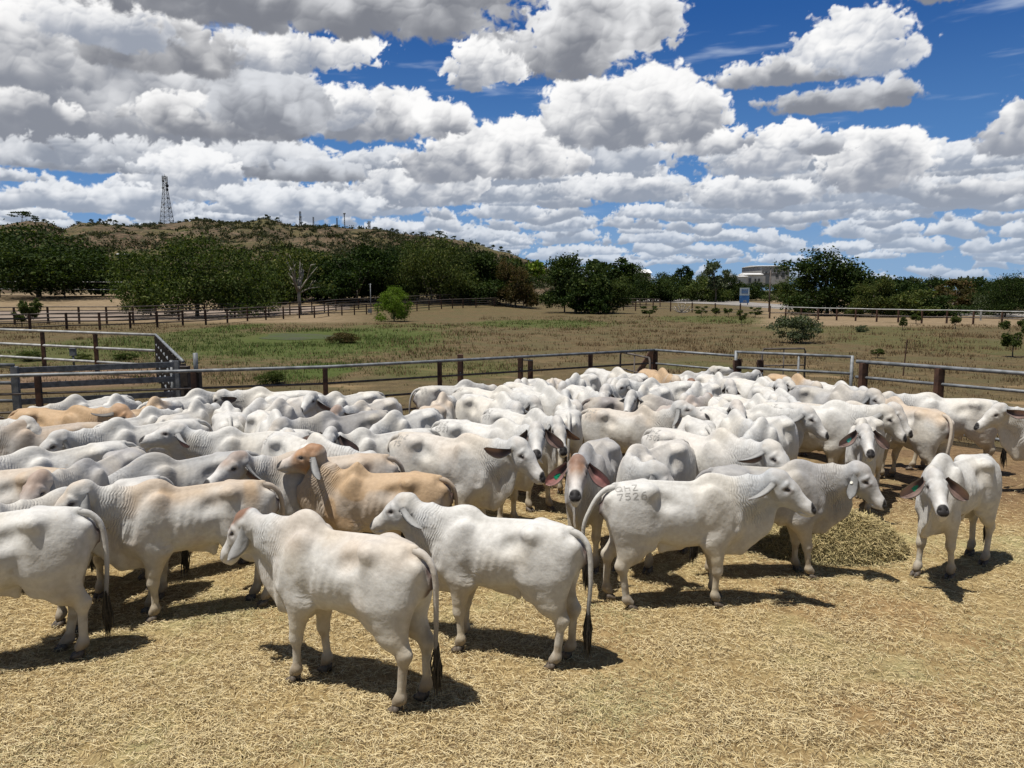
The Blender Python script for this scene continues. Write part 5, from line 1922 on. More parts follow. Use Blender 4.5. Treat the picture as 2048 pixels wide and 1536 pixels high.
for p, lb in ((px2[0], 'short brown hinge post at the left end of the tube gate'), (px2[1], 'brown post behind the tube gate')):
    r = empty('post', (p[0] , p[1] + .15, 0)); tag(r, lb, 'post')
    MB().box((0, 0, .76), (.13, .12, 1.52)).build('upright', M_RUSTY, r)
    MB().tube([(-.1, -.08, 1.2), (.05, -.08, 1.2)], .02, 6).build('hinge', M_GALVD, r)
seg3 = [lerp_on(pr, 1713), pr[3], pr[4]]
fence('pen fence of thick grey pipes running to the right edge', seg3, 3, ZP, .034, .15, M_GALV, M_RUSTY, fixed=[lerp_on(pr, 1728), lerp_on(pr, 1880), lerp_on(pr, 2230)], post_top=1.58, toprail=.042)
# small tubular frames beyond the corner
def frame(label, pxs, ztop, Yoff):
    a, b = at_z(pxs[0], pxs[1], ztop), at_z(pxs[2], pxs[3], ztop)
    A = Vector((a.x, a.y, 0)); D = Vector((b.x - a.x, b.y - a.y, 0))
    r = empty('gate', A); tag(r, label, 'gate')
    pts = [(0, 0, .1), (0, 0, ztop - .08), tuple(D * .03 + Vector((0, 0, ztop))), tuple(D * .97 + Vector((0, 0, ztop))), tuple(D + Vector((0, 0, ztop - .08))), tuple(D + Vector((0, 0, .1)))]
    MB().tube(pts, .026, 8).build('tube_frame', M_DARKR, r, True)
    for z in (ztop * .72, ztop * .45, ztop * .2): MB().tube([Vector((0, 0, z)), D + Vector((0, 0, z))], .02, 8).build('rail', M_DARKR, r, True)
    MB().tube([D * .5 + Vector((0, 0, .1)), D * .5 + Vector((0, 0, ztop))], .018, 8).build('upright', M_DARKR, r, True)
frame('thin dark tube gate standing open beyond the grey one', (1525, 698, 1611, 697), 1.62, 0)
frame('thin grey gate leaning out behind the far corner', (1241, 704, 1300, 716), 1.55, 0)
# steel star picket
p = ground_at(1806, 752)
o = MB().bar((0, 0, 0), (.10, .05, 1.35), .035, .035).build('picket', M_RUSTY); o.location = p
tag(o, 'lone rusty steel picket leaning behind the right fence', 'picket')

# left yard
yl = [wxy(-420, 647, 1.6), wxy(0, 659, 1.6), wxy(312, 670, 1.6)]
yr = [wxy(312, 670, 1.6), wxy(366, 723, 1.6)]
fence('pale pipe fence at the back of the left side yard', yl, 3, (1.6, 1.03, .5), .05, .13, M_WHITEP, M_RUSTY, fixed=[lerp_on(yl, q) for q in (-60, 84, 190)], post_top=1.55)
fence('side fence of the left yard coming towards the camera', yr, 1.5, (1.6, 1.25, .9, .55, .25), .04, .11, M_GALV, M_WOOD, post_top=1.55)
p = wxy(366, 724, 1.6)
r = empty('post', (p[0] + .05, p[1] - .15, 0)); tag(r, 'thick dark gate post at the near corner of the left yard', 'post')
MB().box((0, 0, .76), (.26, .2, 1.52)).build('upright', M_WOOD, r)
MB().tube([(-.22, -.05, .1), (-.22, -.05, 1.66)], .035, 10).build('hinge_pipe', M_GALV, r, True)
ga, gb = wxy(352, 727, 1.6), wxy(30, 739, 1.6)
def yard_gate(label, a, b, zs):
    A, B = Vector((a[0], a[1], 0)), Vector((b[0], b[1], 0)); D = B - A
    r = empty('gate', A); tag(r, label, 'gate')
    for z in zs: MB().bar(Vector((0, 0, z)), D + Vector((0, 0, z)), .05, .115).build('rail', M_GALVD, r)
    for t in (0, 1): MB().box(D * t + Vector((0, -.004, .86)), (.13, .07, 1.60)).build('upright', M_GALVD, r)
yard_gate('heavy steel yard gate with five flat grey rails on the left', ga, gb, (1.58, 1.26, .93, .6, .28))
pz = [wxy(-400, 731, 1.72), wxy(28, 730, 1.72)]
fence('pipe topped yard fence cut off by the left edge', pz, 3.0, (1.72, 1.36, 1.0), .035, .12, M_GALV, M_GALVD, post_top=1.68)
p = ground_at(148, 734)
r = empty('tap_box', p); tag(r, 'small grey water meter box on a short stem in the left yard', 'box')
MB().box((0, 0, .62), (.22, .16, .28)).build('case', M_GALVD, r)
MB().tube([(0, 0, 0), (0, 0, .5)], .04, 8).build('stem', M_GALVD, r, True)
MB().box((0, 0, .773), (.25, .19, .02)).build('lid', M_GALVD, r)

# lane fences in the middle distance
FA = [(-160, 672), (61, 665), (134, 661), (200, 660), (261, 657), (315, 655), (366, 652), (412, 650), (455, 646), (495, 642), (532, 640), (567, 638), (599, 637), (629, 636), (657, 632), (684, 631), (709, 630), (733, 629), (756, 627), (786, 625), (816, 624), (834, 622), (858, 620), (883, 618), (905, 617), (926, 616), (952, 615), (989, 613), (1022, 612)]
fa = [wxy(*q) for q in FA]
fence('front lane fence of dark rails receding to the bend', fa, 999, (1.38, 1.05, .72, .4), .045, .16, M_DARKR, M_RUSTY, post_top=1.42)
FB = [(-120, 651), (30, 650), (97, 648), (159, 648), (214, 648), (267, 647), (313, 644), (358, 641), (410, 638), (470, 636), (538, 633), (580, 630), (624, 627), (649, 625), (672, 622), (717, 619), (760, 616), (820, 613), (880, 610), (940, 608)]
fb = [wxy(*q) for q in FB]
fence('rear lane fence of dark rails behind the spreading tree', fb, 999, (1.62, 1.28, .95, .62, .3), .045, .16, M_DARKR, M_RUSTY, post_top=1.64)
fence('white pipe rail fence along the far left lane', [wxy(-260, 594), wxy(0, 595), wxy(130, 596), wxy(275, 597)], 14, (3.0, 1.6), .07, .22, M_WHITEP, M_WOOD)
# right hand lane fence with white top rail
FC = [(1539, 637), (1571, 637), (1602, 638), (1636, 640), (1673, 641), (1711, 642), (1753, 644), (1796, 645), (1843, 647), (1893, 647), (1946, 649), (2003, 651), (2066, 653), (2140, 655)]
fc = [wxy(*q) for q in FC]
fence('long paddock fence with white top rail on the right', fc, 999, (1.28, .64), .05, .14, M_DARKR, M_RUSTY, post_top=1.25, toprail=.05, topmat=M_WHITEP)
FD = [(1224, 620), (1247, 621), (1271, 622), (1306, 622), (1341, 623), (1384, 625), (1430, 628), (1480, 632), (1539, 637)]
fence('thin paddock fence between the central tree and the white rail', [wxy(*q) for q in FD], 999, (1.3, .8, .4), .03, .15, M_DARKR, M_RUSTY, post_top=1.45)
FE = [(1240, 611), (1253, 612), (1266, 612), (1280, 612.5), (1292, 613), (1306, 613.5), (1320, 614)]
fence('short row of brown posts near the road bend', [wxy(*q) for q in FE], 999, (1.5, .9), .03, .16, M_DARKR, M_RUSTY, post_top=1.55)
# loading yard by the bend
FY = [(1030, 611), (1047, 611), (1060, 611), (1074, 612), (1098, 612)]
fence('tall railed holding yard at the bend of the lane', [wxy(*q) for q in FY], 999, (2.1, 1.75, 1.4, 1.05, .7, .35), .05, .18, M_DARKR, M_RUSTY, post_top=2.3)
FY2 = [(1000, 606), (1012, 606), (1024, 606), (1038, 606), (1050, 607)]
fence('second railed holding yard behind the first', [wxy(*q) for q in FY2], 999, (2.2, 1.8, 1.4, 1.0, .6), .05, .2, M_DARKR, M_RUSTY, post_top=2.35)
p = ground_at(1112, 617)
r = empty('feed_trough', p); tag(r, 'long dark trough on legs under the central tree', 'trough')
MB().box((0, 0, 1.05), (2.6, .8, .4)).build('tub', M_WOOD, r)
for sx in (-1.1, 1.1):
    for sy in (-.25, .25): MB().box((sx, sy, .43), (.12, .12, .86)).build('leg', M_RUSTY, r)

# poles
def pole(name, label, px, pyb, pyt, rad, mat, arm=0, extra=None, Y=None):
    p = ground_at(px, pyb) if Y is None else at_y(px, pyb, Y)
    h = at_y(px, pyt, p.y).z - p.z
    r = empty(name, p); tag(r, label, 'pole')
    MB().tube([(0, 0, -.2), (0, 0, h)], [rad, rad * .8], 8).build('shaft', mat, r, True)
    if arm:
        MB().bar((-arm, 0, h - .5), (arm, 0, h - .5), .14, .14).build('crossarm', mat, r)
        for t in (-.9, -.35, .35, .9): MB().tube([(arm * t, 0, h - .43), (arm * t, 0, h - .2)], .06, 6).build('insulator', M_WHITEP, r)
    if extra: extra(r, h)
    return r, p, h
pp1 = pole('power_pole', 'timber power pole with a crossarm right of the blue sign', 1538, 624, 541, .14, M_DARKR, 1.0)
def cam_head(r, h):
    MB().box((-.15, 0, h - 3.6), (.5, .3, .45)).build('meter_box', M_GALVD, r)
    MB().bar((-.25, 0, h - .1), (.2, 0, h - .1), .06, .06).build('top_arm', M_GALV, r)
pole('pole', 'short white pole beside the lane fence', 742, 629, 567, .055, M_GALV, 0, cam_head)
# blue roadside sign
p = ground_at(1488, 610)
M_BLUE = speckled('blue_sign_face', (.015, .07, .20), (.03, .12, .30), .8, rough=.5)
M_PALES = speckled('grey_blue_sign_face', (.20, .25, .29), (.32, .37, .40), .9, rough=.5)
r = empty('road_sign', p); tag(r, 'tall blue and grey roadside sign board by the road', 'sign')
k_ = p.y / FPX
for sx in (-7, 7): MB().tube([(sx * k_, 0, 0), (sx * k_, 0, 34 * k_)], .1, 6).build('leg', M_GALVD, r)
MB().box((0, -.1, 26.5 * k_), (19 * k_, .12, 15 * k_)).build('upper_panel', M_PALES, r)
MB().box((0, -.1, 11.5 * k_), (19 * k_, .12, 14.6 * k_)).build('lower_panel', M_BLUE, r)
mb = MB()
for q, (w, z) in enumerate(((12, 30), (11, 27), (12, 24))): mb.box((0, -.175, z * k_), (w * k_, .02, 1.4 * k_))
mb.box((-5.8 * k_, -.175, 27 * k_), (.8 * k_, .02, 9 * k_)); mb.box((5.8 * k_, -.175, 27 * k_), (.8 * k_, .02, 9 * k_))
mb.build('emblem', M_BLUE, r)
mb = MB()
for z, w in ((9, 6), (7, 8)): mb.box((1 * k_, -.175, z * k_), (w * k_, .02, .7 * k_))
mb.build('lettering', M_WHITEP, r)
p = ground_at(1251, 598)
r = empty('sign_board', p); tag(r, 'long low white board beside the far road', 'sign')
k_ = p.y / FPX
MB().box((0, 0, 13 * k_), (17 * k_, .15, 5.5 * k_)).build('panel', M_WHITEP, r)
for sx in (-6, 6): MB().tube([(sx * k_, .12, 0), (sx * k_, .12, 14 * k_)], .12, 6).build('leg', M_GALVD, r)
p = ground_at(1961, 641)
r = empty('marker_post', p); tag(r, 'white marker post behind the right rail', 'post')
MB().box((0, 0, .55), (.16, .08, 1.1)).build('upright', M_WHITEP, r)
MB().box((0, 0, 1.13), (.18, .10, .08)).build('cap', M_GALVD, r)

# ------------------------------------------------------------ far buildings
M_CREAM = speckled('cream_sheeting', (.50, .42, .30), (.62, .54, .42), 1.0, rough=.6)
M_ROOFW = speckled('white_roof_sheet', (.66, .65, .62), (.78, .77, .75), .6, rough=.5)
M_WALLG = speckled('grey_wall_sheet', (.30, .29, .275), (.38, .37, .355), .7, rough=.6)
M_WALLW = speckled('white_wall_sheet', (.56, .55, .52), (.68, .67, .64), .7, rough=.6)
M_GLASS, _k, _b = new_mat('dark_window_glass', rough=.15); _b.inputs['Base Color'].default_value = (.03, .035, .04, 1)

def shed(label, x0, x1, pyb, pye, pyr, Y, depth, wall, roof, name='shed', side=None, gable=False, doors=1, windows=2):
    """front wall from column x0 to x1, foot pyb, eave pye, ridge pyr"""
    a, b = at_y(x0, pye, Y), at_y(x1, pye, Y)
    zb = at_y(x0, pyb, Y).z; ze = a.z; zr = at_y(x0, pyr, Y).z
    W = b.x - a.x
    r = empty(name, ((a.x + b.x) / 2, Y, zb)); tag(r, label, 'building')
    h = ze - zb
    MB().box((0, depth / 2, h / 2), (W, depth, h)).build('wall', wall, r)
    ov = .5
    if gable:
        v = [(-W / 2 - ov, -ov, h + .01), (W / 2 + ov, -ov, h + .01), (0, -ov, zr - zb), (-W / 2 - ov, depth + ov, h + .01), (W / 2 + ov, depth + ov, h + .01), (0, depth + ov, zr - zb)]
        f = [(0, 1, 2), (3, 5, 4), (0, 2, 5, 3), (1, 4, 5, 2), (0, 3, 4, 1)]
    else:
        v = [(-W / 2 - ov, -ov, h + .01), (W / 2 + ov, -ov, h + .01), (W / 2 + ov, depth / 2, zr - zb), (-W / 2 - ov, depth / 2, zr - zb), (W / 2 + ov, depth + ov, h + .01), (-W / 2 - ov, depth + ov, h + .01)]
        f = [(0, 1, 2, 3), (2, 4, 5, 3), (0, 5, 4, 1), (1, 4, 2), (0, 3, 5)]
    MB().add(v, f).build('roof', roof, r)
    for q in range(doors):
        MB().box((-W * .28 + q * W * .4, -.06, h * .36), (W * .16, .1, h * .7)).build('door', M_GALVD, r)
    for q in range(windows):
        w_ = MB().box((W * (.05 + .22 * q), -.05, h * .55), (W * .1, .1, h * .22)).build('window', M_GLASS, r)
    return r
shed('cream flat roofed building above the trees in the centre right', 1262, 1302, 572, 546, 538, 330, 14, M_CREAM, M_ROOFW)
shed('large white and grey shed behind the power pole', 1524, 1580, 572, 532, 529, 300, 26, M_WALLG, M_ROOFW, gable=False)
shed('lower white shed in front of the large grey one', 1493, 1526, 574, 549, 546, 290, 10, M_WALLW, M_ROOFW)
shed('flat white annexe at the left of the sheds', 1462, 1494, 574, 553, 551, 288, 9, M_WALLW, M_ROOFW, windows=1)
shed('small white roofed house at the foot of the hill on the left', 232, 246, 516, 509, 506.5, 420, 6, M_WALLG, M_ROOFW, name='house')

# embankment road glimpsed at the foot of the slope
# ------------------------------------------------------------ masts on the ridge
def lattice(label, px, pyb, pyt, w0, w1, Y=870.0, dishes=(), name='radio_tower', cat='tower', red=False, bays=11, rad=.28):
    t, Yq, z = on_ridge(px, 880 - Y)
    top = at_y(px, pyt, Y).z
    z = min(z, at_y(px, pyb, Y).z + 1.5)
    h = top - z
    r = empty(name, (t * Y, Y, z)); tag(r, label, cat)
    def wd(u): return w0 + (w1 - w0) * min(1, u / .72)
    mb = MB()
    for sx in (-1, 1):
        for sy in (-1, 1):
            pts = [(sx * wd(q / bays) / 2, sy * wd(q / bays) / 2, h * q / bays) for q in range(bays + 1)]
            mb.tube(pts, rad, 4)
    mb.build('corner_legs', M_GALVD, r)
    mb = MB()
    for q in range(bays):
        a, b = wd(q / bays) / 2, wd((q + 1) / bays) / 2
        z0, z1 = h * q / bays, h * (q + 1) / bays
        for (s1, s2) in (((-1, -1), (1, -1)), ((1, -1), (1, 1)), ((1, 1), (-1, 1)), ((-1, 1), (-1, -1))):
            mb.tube([(s1[0] * a, s1[1] * a, z0), (s2[0] * b, s2[1] * b, z1)], rad * .55, 3)
            mb.tube([(s2[0] * a, s2[1] * a, z0), (s1[0] * b, s1[1] * b, z1)], rad * .55, 3)
            mb.tube([(s1[0] * b, s1[1] * b, z1), (s2[0] * b, s2[1] * b, z1)], rad * .55, 3)
    mb.build('bracing', M_GALV, r)
    for (u, dx, rd, mt) in dishes:
        d = MB().tube([(dx, -.9, h * u), (dx, -.1, h * u)], [rd, rd * .7], 14).build('dish', mt, r, True)
    return r, h
M_DISHD = speckled('dark_dish_cover', (.02, .02, .022), (.05, .05, .055), 3, rough=.5)
tw, th_ = lattice('tall grey lattice radio tower with dishes on the left ridge', 336, 453, 352, 11.5, 4.0,
        dishes=[(.80, 2.6, 1.9, M_DISHD), (.72, 2.4, 1.6, M_DISHD), (.90, -1.6, 1.4, M_GALV), (.86, 1.8, 1.3, M_WHITEP), (.76, -2.2, 1.3, M_GALV), (.95, .6, 1.2, M_WHITEP), (.55, 2.6, 1.1, M_GALV), (.42, -2.6, 1.0, M_WHITEP), (.34, 3.6, 1.2, M_GALV)])
for q in range(6):
    a = q * PI / 3
    MB().box((2.6 * math.cos(a), 2.6 * math.sin(a), th_ * (.93 + .02 * (q % 3))), (.5, .4, 3.2), rz=a).build('panel_antenna', M_WHITEP, tw)
MB().tube([(0, 0, th_ * .98), (0, 0, th_ * 1.045)], .16, 6).build('whip_antenna', M_GALVD, tw)
lattice('slim mast with a dark box halfway, first right of the hilltop', 602, 457, 423, 2.0, 1.6, dishes=[(.65, .8, 1.0, M_DISHD), (.5, -.6, .8, M_GALVD)], name='radio_mast', cat='mast', bays=8, rad=.2)
lattice('thin bare mast second from the hilltop', 628, 459, 434, 1.5, 1.1, name='radio_mast', cat='mast', bays=7, rad=.16)
lattice('thin bare mast left of the lamp like one', 675, 461, 436, 1.4, 1.0, name='radio_mast', cat='mast', bays=7, rad=.16)
rm, hm = lattice('thin mast with a round head on top', 690, 461, 428, 1.0, .8, name='radio_mast', cat='mast', bays=8, rad=.14)
MB().tube([(0, 0, hm - .2), (0, 0, hm + 1.2)], [1.5, 1.3], 12).build('round_head', M_GALVD, rm, True)
rm, hm = lattice('stubby mast crowded with antennas at the right of the ridge', 739, 467, 443, 2.4, 2.0, name='radio_mast', cat='mast', bays=6, rad=.22, dishes=[(.8, -1.4, .9, M_GALVD), (.5, .9, .9, M_DISHD)])
for q in range(5): MB().tube([(-1.6 + q * .8, 0, hm * .85), (-1.6 + q * .8, 0, hm * (1.05 + .05 * (q % 2)))], .12, 5).build('whip_antenna', M_GALVD, rm)
# ------------------------------------------------------------ the herd
ZW, ZT = 1.397 * 1.05, 1.295 * 1.05
PLACE = []
PIN = ('white cow branded on the', 'pale cow turning its fac', 'young white cow right be', 'white cow branded QHZ 75', 'white cow branded OS fac', 'white cow standing side ', 'dark smoky grey cow faci', 'cream white cow facing l')
def C(W, T, label, p=None, s=None):
    """W: photo pixel of the hump top, T: of the rump top, or a heading in degrees"""
    p = p or {}
    if isinstance(T, (tuple, list)):
        s0 = s or .97
        for _ in range(3):
            a, b = at_z(*W, ZW * s0), at_z(*T, ZT * s0)
            d = a - b
            L = math.hypot(d.x, d.y)
            if s is None: s0 = min(1.02, max(.90, L / .78))
        h = math.atan2(d.y, d.x); s = s0
        m = (a + b) / 2
        c = Vector((m.x, m.y, 0))
    else:
        s = s or .97
        h = math.radians(T)
        a = at_z(*W, ZW * s)
        c = Vector((a.x - .38 * s * math.cos(h), a.y - .38 * s * math.sin(h), 0))
    PLACE.append([c.x, c.y, h, label, p, s, 0.0 if len(PLACE) < 9 or label[:24] in PIN else (.22 if len(PLACE) < 42 else 1.0)])


def G(Fp, Rp, label, p=None, s=1.0):
    """Fp, Rp: photo pixels of the ground between the fore hooves and between the hind hooves"""
    a, b = at_z(*Fp, 0), at_z(*Rp, 0)
    d = a - b
    h = math.atan2(d.y, d.x)
    m = (a + b) / 2 + Vector((math.cos(h), math.sin(h), 0)) * .10 * s
    PLACE.append([m.x, m.y, h, label, p, s, 0.0])

GREYC = dict(base=(.52, .51, .49))
# front of the yard
G((617, 1352), (820, 1412), 'white heifer with rust red poll standing in profile, nearest the camera', dict(rust=1.0, tan=.32, pitch=-9, head=4, ears=(27, -26), twist=-75, fl=3, fr=-6, hl=2, hr=-6, tside=-.15, tkick=-.005, fat=.94), s=.965)
G((910, 1288), (1138, 1330), 'clean white cow looking left, muzzle over the back of the nearest heifer', dict(pitch=6, head=4, ears=(28, 55), twist=-10, fl=-3, fr=4, hl=4, hr=-3, tside=.1), s=.91)
C((-128, 1012), (62, 1020), 'white cow at the left edge cut off so only its hindquarters show', dict(pitch=0, hl=-4, hr=12, tside=.35, tkick=.02), s=.98)
G((315, 1232), (515, 1205), 'cream cow with tan back facing left behind the one cut off by the frame', dict(tan=.65, pitch=10, head=-8, yaw=20, ears=(27, -22), twist=-72, fl=0, fr=5, hl=-5, hr=6), s=.95)
C((700, 909), (828, 931), 'tan cow with dark rust head and neck raised high', dict(tan=1, tanall=.75, rust=1, face=1.0, pitch=48, head=-24, yaw=4, ears=(45, 30), grey=.15, tkick=.0))
G((1432, 1204), (1236, 1210), 'white cow branded 7526 standing in profile facing right', dict(pitch=7, yaw=-28, skin=.3, ears=(35, 45), twist=-20, fl=4, fr=-2, hl=-10, hr=8, tkick=.13, tside=.15, tags=[], brand=(['QHZ', '7526'], -1)), s=.95)
G((1614, 1150), (1410, 1150), 'smoke grey cow with long pale face standing over the hay mound', dict(grey=1.0, base=(.34, .335, .32), pitch=0, yaw=-30, head=-8, ears=(27, -12), twist=-60, fl=2, fr=8, tags=[(-1, 'white', .4, 0)]), s=.92)
C((1886, 910), 214, 'white cow with a dark spot on its forehead walking towards the camera', dict(spot=1, yaw=40, pitch=-6, head=16, ears=(47, 0), twist=10, fl=-10, fr=10, hl=8, hr=-10, tags=[(-1, 'green', .45, 0)]), s=.95)
C((1173, 888), 78 + 180 - 8, 'grey cow with a chestnut forehead and spread ears staring at the camera', dict(grey=.9, base=(.38, .365, .35), rust=.75, face=.35, yaw=12, pitch=2, head=12, ears=(47, 0), twist=15, earin=(.45, .20, .18), tags=[(-1, 'green', .5, 0)], fat=.95), s=1.0)
# second row
C((190, 975), (330, 962), 'pale grey cow whose face shows between two others at far left, low', dict(grey=.25, pitch=0, head=4, ears=(22, 20), twist=-55))
C((150, 926), (290, 893), 'smoke grey cow with tan forehead, muzzle near the left edge', dict(grey=.8, base=(.40, .375, .35), rust=.35, face=.3, pitch=2, head=4, ears=(27, -18), twist=-70))
C((265, 938), 222, 'dove grey cow with its head down, only its back showing', dict(grey=.6, base=(.42, .42, .41), pitch=-50, head=-10))
C((492, 868), 200, 'white cow resting its raised head over the dove grey back', dict(pitch=14, head=16, yaw=-6, ears=(75, 40), earin=(.62, .36, .33)))
C((584, 906), 196, 'cream faced cow with apricot forehead and black nose, head level', dict(tan=.5, rust=.45, grey=.35, pitch=10, head=8, yaw=36, ears=(30, 40), twist=-20))
C((52, 893), (196, 889), 'chalk white cow at the left edge with its back in full sun', dict(pitch=0))
C((30, 925), 190, 'fawn grey cow at the left edge behind the tan foreheaded one', dict(grey=.3, tan=.5, pitch=-20))
C((625, 883), (508, 866), 'white cow with a branded rump partly behind the rust headed one', dict(pitch=-30, yaw=70, brand=(['Q7', '52'], -1)))
C((750, 852), 215, 'white cow peering out from behind the raised rust head', dict(pitch=20, head=0, yaw=48, hyaw=10, ears=(60, 10), twist=0))
C((634, 823), (750, 822), 'dark smoky grey cow facing left in the middle of the herd', dict(grey=1, base=(.29, .275, .255), pitch=-2, head=2, ears=(27, -12), twist=-60))
C((946, 862), (838, 867), 'white cow branded on the rump looking right with ears laid back', dict(pitch=0, tan=.25, ears=(60, 62), twist=0, yaw=-4, brand=(['QHZ', '75'], -1), fl=3, fr=-6))
C((1027, 838), (905, 840), 'pale cow turning its face to the camera with a green tag', dict(pitch=6, head=10, yaw=-34, hyaw=-26, ears=(46, 0), twist=0, tags=[(-1, 'green', .5, 0)], brand=(['QSZ', '5523'], -1)))
C((1085, 820), (995, 818), 'young white cow right behind the one with the green tag, nose down', dict(pitch=0, yaw=-30, head=4, ears=(47, 0), brand=(['QHZ', '957'], -1)))
C((1297, 884), (1400, 870), 'cream cow bending its neck round to face the camera', dict(pitch=-12, yaw=92, hyaw=20, head=-4, ears=(40, 0), tan=.15, tags=[(-1, 'green', .6, 0)]))
C((1459, 862), (1335, 858), 'white cow branded QHZ 7505 with its head stretched right', dict(pitch=-2, tan=.1, head=4, yaw=-4, ears=(40, 45), twist=-20, brand=(['QHZ', '7505'], -1)))
C((1700, 833), 238, 'small white cow with a teal tag staring straight at the camera', dict(grey=.2, yaw=20, pitch=4, head=8, ears=(46, 0), twist=10, tags=[(-1, 'teal', .5, 0)]), s=.95)
C((1686, 799), (1560, 806), 'white cow branded OS facing right towards the fence', dict(pitch=-4, yaw=-16, head=-4, ears=(40, 40), brand=(['QHZ', '  OS'], -1)))
C((1790, 793), 105, 'tan backed cow seen from behind beside the right hand fence', dict(tan=.6, pitch=4, yaw=0))
C((1700, 800), 335, 'white cow with dark ears looking round in front of the tan backed one', dict(pitch=4, yaw=-30, head=-12, ears=(50, 20), tan=.2, eardark=.4))
C((1856, 782), 157, 'white cow standing side on against the right hand fence', dict(pitch=-4, yaw=20, tside=.2, fl=14, fr=-4))
C((2078, 808), 183, 'white cow at the right edge with only its head and chest in view', dict(pitch=4, head=4, ears=(70, 60), twist=20))
C((1151, 793), 88, 'cow seen tail on in the centre of the herd', dict(pitch=10, tside=.05, fat=.92))
C((1308, 813), (1222, 818), 'ribby fawn grey cow with a long tail facing right', dict(grey=.25, tan=.3, pitch=26, yaw=10, tside=.3, tkick=.02, brand=(['QHZ', '95'], -1)))
C((1357, 806), 96, 'white cow seen from behind, tail hanging between two branded rumps', dict(pitch=0, yaw=-30))
C((1350, 795), (1258, 803), 'dark brown grey back half hidden behind the ribby cow', dict(base=(.20, .16, .14), grey=.5, pitch=-30))
C((1505, 825), (1415, 808), 'white cow with a branded rump low in the herd, middle right', dict(pitch=-8, brand=(['QHZ', '352'], -1)))
C((1460, 838), (1535, 824), 'white cow facing left, smooth rump beside the branded one', dict(pitch=-25))
C((1490, 805), 338, 'white cow looking right just left of the OS brand', dict(pitch=2, yaw=-14, head=-4, ears=(40, 40)))
C((1598, 751), (1528, 747), 'peach tan cow near the gate facing right', dict(tan=.8, tanall=.4, pitch=-12))
C((1695, 772), (1612, 772), 'slate grey cow branded 9524 in front of the peach tan one', dict(grey=.9, base=(.36, .36, .35), pitch=4, brand=(['9524'], -1)))
C((1680, 762), (1640, 765), 'white cow beyond the slate grey one with its head by the post', dict(pitch=-4), s=.95)
# middle
C((920, 761), (876, 772), 'grey tinted cow with a branded rump near the back fence', dict(grey=.4, pitch=-20, tside=.4, brand=(['QS', '95'], -1)))
C((1010, 772), (940, 776), 'white cow with a long low back left of centre', dict(pitch=-16, brand=(['950'], -1)))
C((893, 788), 82, 'tan rumped cow seen from behind left of centre', dict(tan=.5, pitch=-20))
C((770, 824), (862, 815), 'broad white cow facing left behind the dark smoky grey one', dict(pitch=-30))
C((1003, 789), (938, 790), 'cream white cow looking back with dark ears', dict(pitch=-6, yaw=-34, ears=(60, 20), eardark=.5))
C((1137, 781), (1048, 778), 'pale cow with a brand high on the rump, its head hidden', dict(pitch=-20, brand=(['QS', '530'], -1)))
C((1095, 765), (1020, 764), 'bright white back behind the pale branded cow', dict(pitch=-25))
C((1068, 757), 250, 'cow by the fence posts facing the camera with dark ears', dict(pitch=8, head=-6, yaw=14, ears=(48, 0), eardark=.8), s=.95)
C((1118, 757), 262, 'cream cow beside the fence posts turning its face left', dict(pitch=4, head=-8, yaw=-20, ears=(46, 0), tan=.3, eardark=.6))
C((1120, 748), (1170, 745), 'white cow side on close to the back rail', dict(pitch=-15))
C((1160, 770), 285, 'white cow facing down the herd with its nose lowered', dict(pitch=-10, head=-12, ears=(46, 0)))
C((1230, 745), (1290, 742), 'long backed white cow at the back facing left, nose dark', dict(pitch=-8, yaw=10, head=6))
C((1300, 742), (1225, 741), 'white cow against the back rail with grey poll', dict(pitch=-20, grey=.2))
C((1250, 775), (1320, 768), 'white cow looking left with its head turned, ears pale', dict(pitch=2, yaw=10, head=8, ears=(60, 30)))
C((1292, 758), (1366, 764), 'white cow with a long bright flank looking left', dict(pitch=6, yaw=4, head=10, ears=(45, 30), earin=(.6, .4, .36)))
C((1216, 760), (1262, 757), 'speckled white cow half hidden in the back middle', dict(pitch=0, grey=.15, yaw=8))
C((1357, 741), (1300, 737), 'sandy orange backed cow near the far corner of the yard', dict(tan=1, tanall=.6, pitch=-12))
C((1400, 752), 262, 'rust faced cow with black ears facing the camera at the back', dict(pitch=6, head=6, yaw=8, rust=.9, ears=(48, 0), eardark=.9), s=.95)
C((1380, 738), (1318, 745), 'grey cow with its head held highest above the herd', dict(pitch=20, head=30, grey=.5, ears=(50, 60), eardark=.5))
C((1475, 748), (1432, 745), 'white cow with a round rump beneath the right gate', dict(pitch=-6, brand=(['9'], -1)))
C((1502, 752), 300, 'white cow with two dark ears below the tubular gate', dict(pitch=8, yaw=-30, ears=(50, 0), eardark=.7))
C((1470, 742), 20, 'grey faced cow right at the corner gate post', dict(pitch=0, yaw=10, grey=.5), s=.92)
C((1525, 758), 300, 'white cow holding its head above the row behind the spread ears', dict(pitch=14, yaw=-10, ears=(50, 0)), s=.94)
C((1425, 785), 272, 'white cow with blackish ears spread wide, head level, right of centre', dict(pitch=8, yaw=0, head=6, ears=(50, 0), eardark=.9, face=.1))
C((1520, 795), 290, 'white cow glancing right with one pink ear', dict(pitch=8, yaw=0, head=-8, ears=((52, 0), (44, 0)), earin=(.5, .22, .2)))
C((1395, 775), (1440, 770), 'white cow filling the gap behind the spread ears', dict(pitch=-20))
C((1395, 800), 50, 'brown faced cow with a dark ear behind the white rump', dict(face=1, base=(.40, .34, .30), pitch=-4, ears=(60, 30), eardark=.9))
C((1570, 775), (1520, 772), 'white cow behind the OS branded one, back only', dict(pitch=-26))
